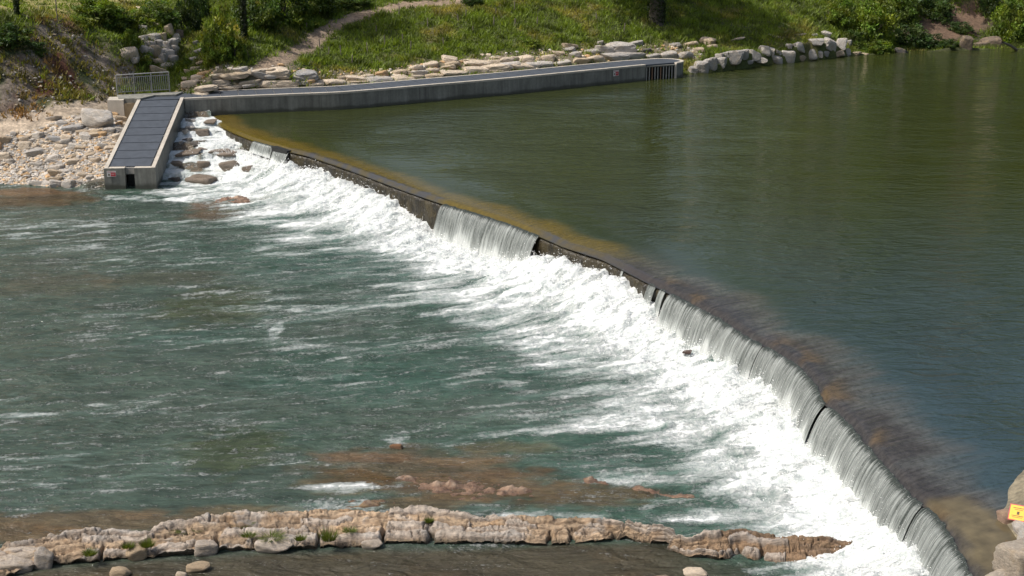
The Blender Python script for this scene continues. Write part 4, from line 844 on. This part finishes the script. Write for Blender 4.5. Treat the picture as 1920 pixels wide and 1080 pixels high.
# bedrock bar across the near water
def ledge(name, far, nearp, cracks, label, seed, h0=.30):
    fx = np.array([P(x, y, -1.30) for x, y in far]); nx_ = np.array([P(x, y, -1.58) for x, y in nearp])
    u = np.linspace(max(fx[0, 0], nx_[0, 0]), min(fx[-1, 0], nx_[-1, 0]), 760); v = np.r_[np.linspace(-.12, .8, 46), np.linspace(.81, 1.0, 26)]
    yf = np.interp(u, fx[:, 0], fx[:, 1]); yn = np.interp(u, nx_[:, 0], nx_[:, 1])
    yn = yn+.10*fbm(u*1.3, 0*u, seed, 4)+.04*fbm(u*6, 0*u, seed+1); yf = yf+.12*fbm(u*1.7, 0*u+3, seed+2)
    uu, vv = np.meshgrid(u, v, indexing='ij'); lat = np.where(vv < .8, vv/.8*.9, .9+.1*(vv-.8)/.2)
    x = uu+.0*vv; y = yf[:, None]+(yn-yf)[:, None]*lat
    prof_ = sstep(-.12, .08, vv)*(1-.62*sstep(.15, .85, vv))
    blocks = fbm(uu*.9+.4*fbm(uu*2, y*2, seed+8), y*1.6, seed+3, 3); strat = fbm(uu*.45+.2*y, y*5.5+.5*fbm(uu, y, seed+9), seed+4, 5)
    h = h0*(1+.45*fbm(uu*.5, 0*uu, seed+5))*prof_+.10*blocks*prof_+.12*(np.round(strat*5)/5*.7+.3*strat)+.02*fbm(uu*6, y*9, seed+6)
    rid = np.abs(fbm(uu*1.1+.5*fbm(uu*2.5, y*2.5, seed+11), y*1.9, seed+10, 4)); h -= .13*sstep(.06, .0, rid)*prof_
    z = -1.60+h
    nb = 4.6; qd = nb*np.clip(vv/.86+.10*fbm(uu*.55, 0*uu, seed+20)+.05*fbm(uu*2.3, y, seed+21), 0, 1); bed = np.floor(qd); fr_ = qd-bed
    stair = 1-(bed+sstep(.62, 1, fr_))/nb; cell = uu*(.75+.18*np.sin(bed*2.1+seed))+bed*7.31+.8*fbm(uu*.8, y*.6, seed+22); ci = np.floor(cell); cf = np.abs(cell-ci-.5)*2
    hs = _hash(ci, bed, seed)/65535.0; joint = sstep(.93, 1.0, cf)
    z = -1.58+(h0*(.22+.95*stair)+.07*(hs-.5)-.06*joint+.075*strat+.06*blocks+.06*fbm(uu*2.6, y*4.2, seed+23, 5)+.035*fbm(uu*7, y*10, seed+6, 4))*np.minimum(1, prof_*1.8+.05)*(1+.35*fbm(uu*.5, 0*uu, seed+5))-.07*sstep(.06, .0, rid)
    for cxp in cracks:
        c_ = P(cxp, 1010, -1.4)[0]; wv = .05+.02*np.sin(cxp); off = c_+.18*fbm(y*1.2, 0*y+cxp, seed+7); z -= .28*np.exp(-((uu-off)/wv)**2)*sstep(.25, .7, vv)
    fr = (vv-.8)/.2; ov = np.where(vv > .8, sstep(0, 1, fr), 0)
    z = z*(1-ov)+ov*(-2.0); y = y+np.where(vv > .8, .16*np.sin(np.pi*np.clip(fr, 0, 1))+.10*fbm(uu*2.2, fr*2, seed+12, 4), 0)
    end = sstep(u[0], u[0]+.35, uu+.12*fbm(y*2, uu, seed+30))*sstep(u[-1], u[-1]-.35, uu+.12*fbm(y*2, uu, seed+31)); z = z*end+(1-end)*(-2.0)
    c = np.zeros(uu.shape+(3,)); c[:] = (.42, .305, .20)
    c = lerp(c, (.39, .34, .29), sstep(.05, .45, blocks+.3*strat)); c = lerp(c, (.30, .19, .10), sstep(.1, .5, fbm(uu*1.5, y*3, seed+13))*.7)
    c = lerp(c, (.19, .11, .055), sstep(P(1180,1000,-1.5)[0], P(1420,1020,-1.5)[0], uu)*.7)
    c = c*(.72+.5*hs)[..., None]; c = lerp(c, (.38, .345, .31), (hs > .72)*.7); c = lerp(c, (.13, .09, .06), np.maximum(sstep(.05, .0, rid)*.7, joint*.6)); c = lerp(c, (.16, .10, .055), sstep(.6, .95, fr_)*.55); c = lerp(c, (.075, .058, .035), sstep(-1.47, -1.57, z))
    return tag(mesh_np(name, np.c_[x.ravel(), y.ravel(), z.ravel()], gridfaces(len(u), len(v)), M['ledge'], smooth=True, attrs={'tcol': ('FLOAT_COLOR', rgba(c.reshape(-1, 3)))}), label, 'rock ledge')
ledge('rock_bar', [(-60,1024),(32,1015),(100,1007),(150,1001),(200,997),(265,1002),(325,985),(400,975),(475,967),(530,962),(630,961),(712,962),(780,957),(830,959),(855,967),(955,970),(1060,976),(1080,972),(1115,976),(1172,986),(1230,994),(1296,1005)],
      [(-60,1095),(20,1085),(95,1062),(140,1060),(190,1057),(225,1052),(277,1050),(362,1045),(400,1038),(475,1038),(545,1037),(605,1033),(712,1030),(718,1024),(805,1022),(955,1023),(1030,1027),(1072,1025),(1135,1016),(1175,1012),(1210,1022),(1260,1027),(1296,1024)],
      [205,405,596,716,806,1030,1074,1150,1215], 'long tan bedrock bar with cracks and grass tufts across the near water', 500)
ledge('rock_bar', [(1236,1010),(1295,1015),(1370,1007),(1422,1003),(1500,1016),(1560,1018),(1600,1021),(1622,1025)], [(1236,1028),(1290,1047),(1350,1055),(1385,1052),(1465,1066),(1552,1067),(1600,1050),(1622,1048)],
      [1372,1385,1420,1500], 'shorter brown bedrock bar washed by white water under the near falls', 560, .36)
for px, py, wp, hp, t, lb, pl_ in [(45,1042,90,30,'grey','big weathered boulder at the near end of the bedrock bar',HM),(20,1060,80,26,'grey','low weathered boulder in the very corner of the near bar',HM),(82,1045,34,40,'blue grey','upright boulder on the near end of the bar',HM),(255,1036,40,30,'tan','rounded tan boulder with grass behind it on the bar',HM),(385,1026,44,28,'grey','tilted boulder at the end of the broad pale slab',HM),(510,1022,68,26,'pale grey','pale grey boulder hanging over the dark near pool',HM),(696,1020,38,18,'grey','corner block at the vertical crack of the bar',HM),(370,1064,40,16,'tan','flat tan stone lying in the near pool',HM),(222,1073,40,20,'tan','half sunken tan stone in the near pool',HM),(340,1078,22,14,'cream','cream stone at the frame bottom in the near pool',HM),(1305,1076,44,12,'cream','cream stone at the bottom edge nearest the falls',HM)]:
    t = {'grey': (.44, .375, .31), 'blue grey': (.40, .35, .30), 'pale grey': (.50, .43, .36), 'tan': (.46, .35, .23)}.get(t, t)
    rock_px('bar_boulder', px, py, wp, hp, t, lb, zfix=-1.60, pool_=pl_, embed=.18, deep=.75, rot=(random.uniform(-.1, .1), random.uniform(-.1, .1), random.uniform(-.2, .2)))
# rocks and the yellow sign on the near corner
def P_at(px, py, z): return P(px, py, z)
rk = rock('corner_boulder', CB[0], P(1925, 1060, .25), (.62, .46, .50), (.36, .31, .25), 'large squared beige block in the near corner beside the brown apron', rot=(.06, .05, .25))
rk2 = rock('corner_boulder', CB[1], P(1932, 1000, -.02), (.34, .28, .36), (.40, .37, .34), 'pale grey boulder carrying the yellow sign', rot=(.1, -.1, .2))
rock('corner_boulder', HM[2], P(1897, 968, .08), (.34, .22, .17), (.33, .22, .16), 'brown wet rock at the pool edge beside the yellow sign', rot=(0, 0, .1))
rock('corner_boulder', HM[5], P(1872, 1088, .05), (.30, .24, .2), (.38, .33, .27), 'small beige boulder at the bottom edge below the large squared block', rot=(0, 0, .5))
rock('corner_boulder', HM[6], P(1928, 1012, .2), (.30, .25, .25), (.38, .36, .33), 'grey boulder squeezed between the sign boulder and the large squared block', rot=(0, 0, 1))
ys = [(-.5, .5, -.5, .5, 0, .012, 'plate', M['red']), (-.45, .45, -.45, .45, .012, .015, 'yellow_panel', M['yellow']), (-.3, .3, .27, .31, .015, .017, 'text_line', M['ink']), (-.22, .24, .17, .20, .015, .017, 'text_line', M['ink']), (-.06, .08, -.12, .08, .015, .017, 'pictogram', M['ink']), (-.32, .32, -.22, -.18, .015, .017, 'text_line', M['ink']), (-.28, .26, -.31, -.28, .015, .017, 'text_line', M['ink'])]
ctr = Vector(P(1909, 962, .36)); tocam = (Vector((0, 0, CAM_H))-ctr).normalized(); nrm = (tocam*.8+Vector((-.15, 0, .35))).normalized()
rgt = Vector((.93, -.05, -.33)); rgt = (rgt-nrm*rgt.dot(nrm)).normalized(); up_ = nrm.cross(rgt)
sign(ctr, rgt, up_, .36, .34, 'yellow sign with red border on the pale boulder in the near corner', ys)
# ================================================================== SPRAY
def spray(n):
    V0 = np.array([(1,0,0),(-1,0,0),(0,1,0),(0,-1,0),(0,0,1),(0,0,-1)], float); F0 = np.array([(0,2,4),(2,1,4),(1,3,4),(3,0,4),(2,0,5),(1,2,5),(3,1,5),(0,3,5)])
    i = rng.integers(int(s_at(440)/DS), int(s_at(1860)/DS), n); d = .3+np.abs(rng.normal(0, 1.1, n))
    x = CX[i]+NX[i]*d; y = CY[i]+NY[i]*d
    ii = np.clip(np.searchsorted(lx, x), 0, len(lx)-1); jj = np.clip(np.searchsorted(ly, y), 0, len(ly)-1)
    ok = A[ii, jj] > .5; x, y, ii, jj, d = x[ok], y[ok], ii[ok], jj[ok], d[ok]; n = len(x)
    z = LZ[ii, jj]+rng.exponential(.085, n)*np.exp(-d*.35); s_ = rng.uniform(.005, .018, n)*np.interp(y, [25, 40, 65], [.62, .9, 1.3])*(1+.5*(rng.random(n) < .12))
    V = (V0[None]*s_[:, None, None]*rng.uniform(.6, 1.4, (n, 6, 1))+np.stack([x, y, z], -1)[:, None, :]).reshape(-1, 3)
    Fc = (F0[None]+(np.arange(n)*6)[:, None, None]).reshape(-1, 3)
    return tag(mesh_np('spray', V, Fc, simple('white spray', (.9, .91, .9), .6, .04, 3, 0)), 'fine white droplets thrown up at the foot of the weir', kind='stuff')
spray(24000)
# ================================================================== VEGETATION
def leafquads(C, size, up=.35, droop=0):
    n = len(C); a = rng.normal(size=(n, 3)); a /= np.linalg.norm(a, axis=1)[:, None]; b = rng.normal(size=(n, 3)); b -= a*(a*b).sum(1)[:, None]; b /= np.linalg.norm(b, axis=1)[:, None]
    s_ = size*rng.uniform(.6, 1.35, n)[:, None]
    V = np.stack([C-a*s_, C-b*s_*.45+a*s_*.1, C+a*s_, C+b*s_*.45+a*s_*.1], 1).reshape(-1, 3)
    return V, np.arange(n*4).reshape(-1, 4)
def crown_mesh(name, seed, nclump, per, size, hue=(.072, .115, .02), spread=.23, mat=None):
    r = np.random.default_rng(seed); ctr = []
    while len(ctr) < nclump:
        p = r.uniform(-1, 1, 3); q_ = np.linalg.norm(p)
        if .25 < q_ < 1.0 and r.random() < .35+.65*q_: ctr.append(p*(.85+.3*r.random()))
    ctr = np.array(ctr); cl_ = np.repeat(np.arange(nclump), per)
    Cc = ctr[cl_]+r.normal(0, spread*.55, (len(cl_), 3))*np.array([1, 1, .7])
    V, Fq_ = leafquads(Cc, size); tint = np.array(hue)*r.uniform(.6, 1.55, (nclump, 1))*np.c_[r.uniform(.85, 1.3, nclump), np.ones(nclump), r.uniform(.6, 1.2, nclump)]
    tl_ = tint[cl_]*r.uniform(.75, 1.3, (len(cl_), 1)); me_o = mesh_np(name, V, Fq_, mat or M['leaf'], attrs={'tint': ('FLOAT_COLOR', rgba(np.repeat(tl_, 4, 0)))})
    me = me_o.data; bpy.data.objects.remove(me_o); return me
CR = [crown_mesh('crown', 600+i, 95, 60, .075) for i in range(4)]; CRB = [crown_mesh('crown', 640+i, 80, 55, .085) for i in range(3)]; CRF = [crown_mesh('crown', 660+i, 110, 36, .095, spread=.3) for i in range(3)]
def tree(name, cat, label, centre, rad, base, col, pool_=CR, group=None, trunk=.12, limbs=5, tcol=None):
    o = empty(name, base, label, cat, group)
    c = bpy.data.objects.new('crown', random.choice(pool_)); COL.objects.link(c); c.parent = o
    c.location = tuple(np.array(centre)-np.array(base)); c.scale = rad; c.rotation_euler = (0, 0, random.uniform(0, 6.28)); c.color = (*col, 1)
    mb = MB(); b = Vector(base)-Vector((0, 0, .3)); top = Vector(centre)+Vector((0, 0, rad[2]*.4)); mid = b.lerp(top, .5)+Vector((random.uniform(-.2, .2), random.uniform(-.2, .2), 0))*rad[0]*.3
    mb.tube([b, mid, top], [trunk, trunk*.75, trunk*.25])
    for k_ in range(limbs):
        st_ = b.lerp(top, random.uniform(.3, .8)); a = random.uniform(0, 6.28); en = Vector(centre)+Vector((math.cos(a)*rad[0]*.75, math.sin(a)*rad[1]*.75, random.uniform(-.3, .6)*rad[2]))
        mb.tube([st_, st_.lerp(en, .5)+Vector((0, 0, .15*rad[2])), en], [trunk*.5, trunk*.3, trunk*.1], 5)
    mb.build('trunk', M['bark'], o); return o
G1 = (1.6, 1.55, 1.0); G2 = (1.0, 1.05, .9); G3 = (.6, .72, .8); G4 = (2.0, 1.75, 1.0); G5 = (.42, .5, .6)  # darkest tint puts ravine and waterline shade into the leaf colour
def veg(px, py, rx, ry, col, label, cat='bush', name='bush', dD=.6, pool_=CRB, trunk=.05, dpt=.8):
    g = ground(px, min(py+ry*.75, 205)); c = PD(px, py, g[1]+dD); k_ = ppm(c); r = (rx/k_, rx/k_*dpt, ry/k_)
    gg = (c[0], c[1], float(gz(c[0], c[1]))); return tree(name, cat, label, c, r, gg, col, pool_, trunk=trunk, limbs=4)
for a in [(410,72,34,62,G4,'tall bright green shrub standing over the ravine mouth','bush','shrub'),(400,105,26,34,G1,'yellow green bush at the foot of the bright shrub'),(440,100,24,30,G1,'light green bush between bright shrub and grass slope'),
    (480,30,44,52,G2,'mid green bushy tree beside the ivy covered trunk','tree','bushy_tree',1.5,CR),(535,15,50,40,G2,'broad green bush above the start of the dirt trail'),(600,10,40,30,G2,'green bush at the top of the dirt trail'),(575,45,24,16,G1,'small light bush beside the dirt trail'),
    (180,22,44,30,G1,'leafy bush on top of the earth cliff'),(222,45,34,28,G2,'green bush at the cliff corner above the boulder wall'),(150,45,20,16,G4,'yellow green bush on the cliff edge'),(262,40,34,22,G1,'light bush growing out of the upper boulder wall'),(300,30,36,26,G2,'green bush over the ravine wall'),(245,75,20,20,G1,'small bush on the ravine wall beside the earth cliff'),
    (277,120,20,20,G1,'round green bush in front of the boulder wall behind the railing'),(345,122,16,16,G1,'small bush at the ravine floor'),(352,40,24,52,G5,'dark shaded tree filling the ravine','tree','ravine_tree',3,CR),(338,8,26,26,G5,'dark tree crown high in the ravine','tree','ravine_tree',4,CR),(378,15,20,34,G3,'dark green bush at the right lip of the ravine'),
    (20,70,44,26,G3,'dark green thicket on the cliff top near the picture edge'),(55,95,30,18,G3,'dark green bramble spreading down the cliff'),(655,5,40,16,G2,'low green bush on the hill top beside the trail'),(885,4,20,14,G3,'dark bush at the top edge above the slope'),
    (990,82,24,11,G4,'yellow flowering plant clump above the walkway riprap'),(1045,72,18,9,G4,'second yellow flowering clump beside the tree shadow'),(1353,66,10,7,G4,'small yellow flowering plant near the flat path stones'),(1535,63,12,8,G4,'yellow green plant beside the bank boulder wall'),(968,92,14,7,G1,'pale green plant among riprap behind the walkway'),
    (1578,34,30,36,G1,'light green shrub at the near side of the big bank bush'),(1640,52,50,52,G1,'big bright green maple-like bush hanging over the far bank','bush','large_bush',1.0,CR),(1645,92,28,18,G1,'drooping bright bush touching the pool'),(1600,75,22,20,G2,'green bush above the last bank boulders'),(1690,25,44,44,G2,'mid green tree behind the big bank bush','tree','bank_tree',2,CR),
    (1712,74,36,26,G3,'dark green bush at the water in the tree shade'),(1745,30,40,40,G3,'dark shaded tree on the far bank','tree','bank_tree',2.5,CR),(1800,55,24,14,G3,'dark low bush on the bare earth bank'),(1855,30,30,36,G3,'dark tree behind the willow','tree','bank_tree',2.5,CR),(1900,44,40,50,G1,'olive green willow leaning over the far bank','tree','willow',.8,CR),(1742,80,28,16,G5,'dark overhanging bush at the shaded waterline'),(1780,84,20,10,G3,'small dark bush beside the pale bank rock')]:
    veg(*a)
# tree trunks that show
def trunk_px(px, py0, py1, wpx, label, cat, name, crown_c=None, crown_r=None, ivy=True, col=G2):
    g = ground(px, py0); k_ = ppm(g); top = PD(px+(px-960)*.004, py1, g[1]); r = wpx/k_/2
    o = empty(name, g, label, cat); hgt = 8.0; b = Vector(g)
    MB().tube([b-Vector((0, 0, .4)), b+Vector((0, 0, .25)), b+Vector((.05, 0, 2)), b+Vector((.1, .1, hgt))], [r*1.5, r*1.1, r, r*.6], 10).build('trunk', M['bark'], o, True)
    if ivy:
        n = 1500; a = rng.uniform(0, 6.28, n); h = rng.uniform(0, 4.5, n); Cc = np.c_[g[0]+np.cos(a)*r*1.25, g[1]+np.sin(a)*r*1.25, g[2]+h]
        V, Fq_ = leafquads(Cc, .11); iv = mesh_np('ivy', V, Fq_, M['leaf'], attrs={'tint': ('FLOAT_COLOR', rgba(np.tile((.035, .055, .014), (n*4, 1))))}); keep(iv, o)
    if crown_c is not None:
        c = bpy.data.objects.new('crown', random.choice(CRF)); COL.objects.link(c); c.parent = o; c.location = tuple(np.array(crown_c)-np.array(g)); c.scale = crown_r; c.color = (*col, 1)
    return o
g = ground(1232, 42); trunk_px(1230, 42, 0, 26, 'thick ivy covered tree trunk on the grass slope above the walkway', 'tree', 'bank_trunk_tree', (g[0]-3.6, g[1]+1, g[2]+9.0), (4.0, 4.6, 3.8))
g = ground(458, 72); trunk_px(458, 74, 0, 9, 'slim dark ivy covered trunk behind the bright shrub', 'tree', 'ivy_trunk_tree', (g[0]-1.5, g[1]+5, g[2]+9), (2.0, 2.0, 2.2))
g = ground(32, 26); trunk_px(32, 27, 0, 6, 'thin dark trunk on the yellow meadow at the top', 'tree', 'meadow_tree', (g[0], g[1], g[2]+8), (2.2, 2.2, 2))
p0 = ground(108, 40); o = empty('fence_post', p0, 'thin dark metal post at the meadow edge on the cliff', 'post'); MB().bar(Vector(p0)-Vector((0, 0, .3)), Vector(p0)+Vector((0, 0, 2.2)), .035).build('pole', M['wood'], o)
# tall wood behind the bank
wood_x = [(-44,112,9,7),(-33,118,10,7.5),(-24,109,9.5,6),(-17,121,11,6.5),(1,119,10.5,5),(25,122,12,7.5),(31,114,11,6.5),(36,120,12,8),(45,113,11,7),(54,118,12,8),(63,110,11,7),(72,116,12,8),(24,109,9,4.8),(33,111,9,5),(42,110,9,5),(52,108,9,5.2)]
for i, (x, y, h_, r) in enumerate(wood_x):
    zg = float(T_(np.array([x]), np.array([y]))[0]); tree('tall_tree', 'tree', 'tall broadleaf tree of the wood behind the far bank', (x, y, zg+h_), (r, r, r*.95), (x, y, zg), random.choice([G2, G3, G1]), CRF, 'tall trees of the wood behind the bank', trunk=.32)
# grass
def grass(n, xr, yr, dens, hmin, hmax, name, label, wid=.035, tone=1.0):
    x = rng.uniform(*xr, n); y = rng.uniform(*yr, n); dv = dens(x, y); ok = rng.random(n) < dv; x, y = x[ok], y[ok]; n = len(x); z = gz(x, y)
    fl0 = fbm(x*.35, y*.35, 21)+.3*fbm(x*1.3, y*1.3, 22); f2 = fbm(x*.7, y*.7, 901); pat = sstep(.1, .65, fl0)
    c = np.array([.155, .215, .024])*(1-pat[:, None])+np.array([.31, .275, .065])*pat[:, None]
    c = c*(1+.45*np.clip(f2, -1, 1))[:, None]; dk = sstep(.12, .4, fbm(x*1.1, y*1.1, 902)); c = c*(1-.5*dk)[:, None]; c *= tone
    k_ = 4; X = np.repeat(x, k_)+rng.normal(0, .09, n*k_); Y = np.repeat(y, k_)+rng.normal(0, .09, n*k_); Zz = np.repeat(z, k_)-.04
    hh = rng.uniform(hmin, hmax, n*k_)*np.repeat(.65+.6*sstep(-.4, .5, f2)+.5*dk, k_); a = rng.uniform(0, 6.28, n*k_); lean = rng.normal(0, .5, (n*k_, 2))*hh[:, None]
    wv = wid*rng.uniform(.7, 1.6, n*k_); dx, dy = np.cos(a)*wv, np.sin(a)*wv
    V = np.stack([np.c_[X-dx, Y-dy, Zz], np.c_[X+dx, Y+dy, Zz], np.c_[X+lean[:, 0], Y+lean[:, 1], Zz+hh]], 1).reshape(-1, 3)
    cc_ = np.repeat(c, k_, 0)*rng.uniform(.7, 1.4, (n*k_, 1)); o = mesh_np(name, V, np.arange(n*k_*3).reshape(-1, 3), M['grass'], attrs={'tint': ('FLOAT_COLOR', rgba(np.repeat(cc_, 3, 0)))})
    return tag(o, label, kind='stuff')
def dens_slope(x, y):
    m_, n_, f_ = masks(x, y); d = 1-np.clip(m_['cliff']*.93+m_['sand']+m_['trail']*.97+m_['gravel']+m_['meadow']+m_['rip']*.80+m_['earth']*.85+m_['rb']*.45, 0, 1)
    yb = np.interp(x, pool_edge[:, 0], pool_edge[:, 1]); return d*np.where((x > -16) & (y < yb+np.where(x < 9, 2.2, .5)), 0, 1)*np.where(inpoly(RAMP_FOOT, x, y), 0, 1)
grass(150000, (-27, 40), (72, 108), dens_slope, .09, .33, 'grass', 'long green and yellowing grass on the bank slope')
def dens_mead(x, y): return masks(x, y)[0]['meadow']*.8
grass(16000, (-30, -14), (76, 92), dens_mead, .06, .16, 'meadow_grass', 'short yellow grass of the meadow on the cliff', tone=1.0)
def dens_scrub(x, y): return masks(x, y)[0]['cliff']*.55*np.where(inpoly(RAMP_FOOT, x, y), 0, 1)
grass(15000, (-30, -17), (68, 84), dens_scrub, .10, .30, 'dry_scrub', 'dry straw and dead brown stalks on the earth cliff', tone=np.array([1.25, .82, 1.6])*.95)
# wooden stakes in the slope
sk = [(575,58),(600,88),(616,103),(640,105),(722,85),(755,78),(770,95),(802,50),(832,85),(860,42),(873,35),(887,65),(925,50),(931,28),(748,30),(705,62),(965,20),(1007,48),(1118,38),(660,120),(690,98),(965,52),(1060,25),(1170,60)]
sk.sort()
for i, (px, py) in enumerate(sk):
    g = ground(px, py); tl_ = random.uniform(-.06, .06); h_ = random.uniform(.42, .6)
    mb = MB(); mb.bar((g[0], g[1], g[2]-.2), (g[0]+tl_, g[1], g[2]+h_), .032, 5); tag(mb.build('wooden_stake', M['wood']), f'thin grey wooden stake in the grass slope, {ordw(i)} from the ravine side', 'stake', 'planting stakes on the slope')
# grass tufts on the bedrock bar
def tuft(px, py, rx, hp, label, col=(.10, .13, .02)):
    g = P(px, py, -1.28); k_ = ppm(g); n = 240; rr = rx/k_; a = rng.uniform(0, 6.28, n); q_ = np.sqrt(rng.random(n))*rr; X = g[0]+np.cos(a)*q_*.6; Y = g[1]+np.sin(a)*q_*.45; hh = hp/k_*rng.uniform(.5, 1.1, n)
    wv = .008; b = rng.uniform(0, 6.28, n); dx, dy = np.cos(b)*wv, np.sin(b)*wv; le = np.c_[np.cos(a), np.sin(a)]*q_[:, None]*.7+rng.normal(0, .02, (n, 2)); z0 = np.full(n, g[2]-.06)
    V = np.stack([np.c_[X-dx, Y-dy, z0], np.c_[X+dx, Y+dy, z0], np.c_[X+le[:, 0], Y+le[:, 1], z0+hh]], 1).reshape(-1, 3)
    tag(mesh_np('grass_tuft', V, np.arange(n*3).reshape(-1, 3), M['grass'], attrs={'tint': ('FLOAT_COLOR', rgba(np.repeat(np.array(col)*rng.uniform(.6, 1.4, (n, 1)), 3, 0)))}), label, 'plant')
for px, py, rx, hp, lb in [(616,1008,20,24,'round green plant, the biggest growing on the bedrock bar'),(563,1008,12,10,'small green tuft beside the biggest plant on the bar'),(510,1004,30,6,'low strip of grass on the middle of the bar'),(276,1020,16,16,'green tuft behind the rounded tan boulder'),(240,1022,14,10,'smaller tuft on the water side of the rounded tan boulder'),(168,1036,16,12,'grass tuft low on the near end of the bar'),(350,988,34,6,'thin line of grass along the back of the bar'),(455,978,24,5,'short grass patch on the highest edge of the bar'),(466,1001,16,7,'small tuft above the overhanging pale boulder'),(805,975,10,9,'tiny plant in a crack of the bar past the vertical crack'),(655,992,16,6,'faint grass patch before the vertical crack')]:
    tuft(px, py, rx, hp, lb)
# leaning log on the far bank
a, b = Vector(P(1880, 79, .75)), Vector(P(1906, 93, .05)); lg = empty('fallen_log', a, 'thin pale fallen log leaning into the pool under the willow', 'log'); MB().tube([a, a.lerp(b, .5)+Vector((0, 0, .05)), b], [.06, .09, .10]).build('log', M['wood'], lg)
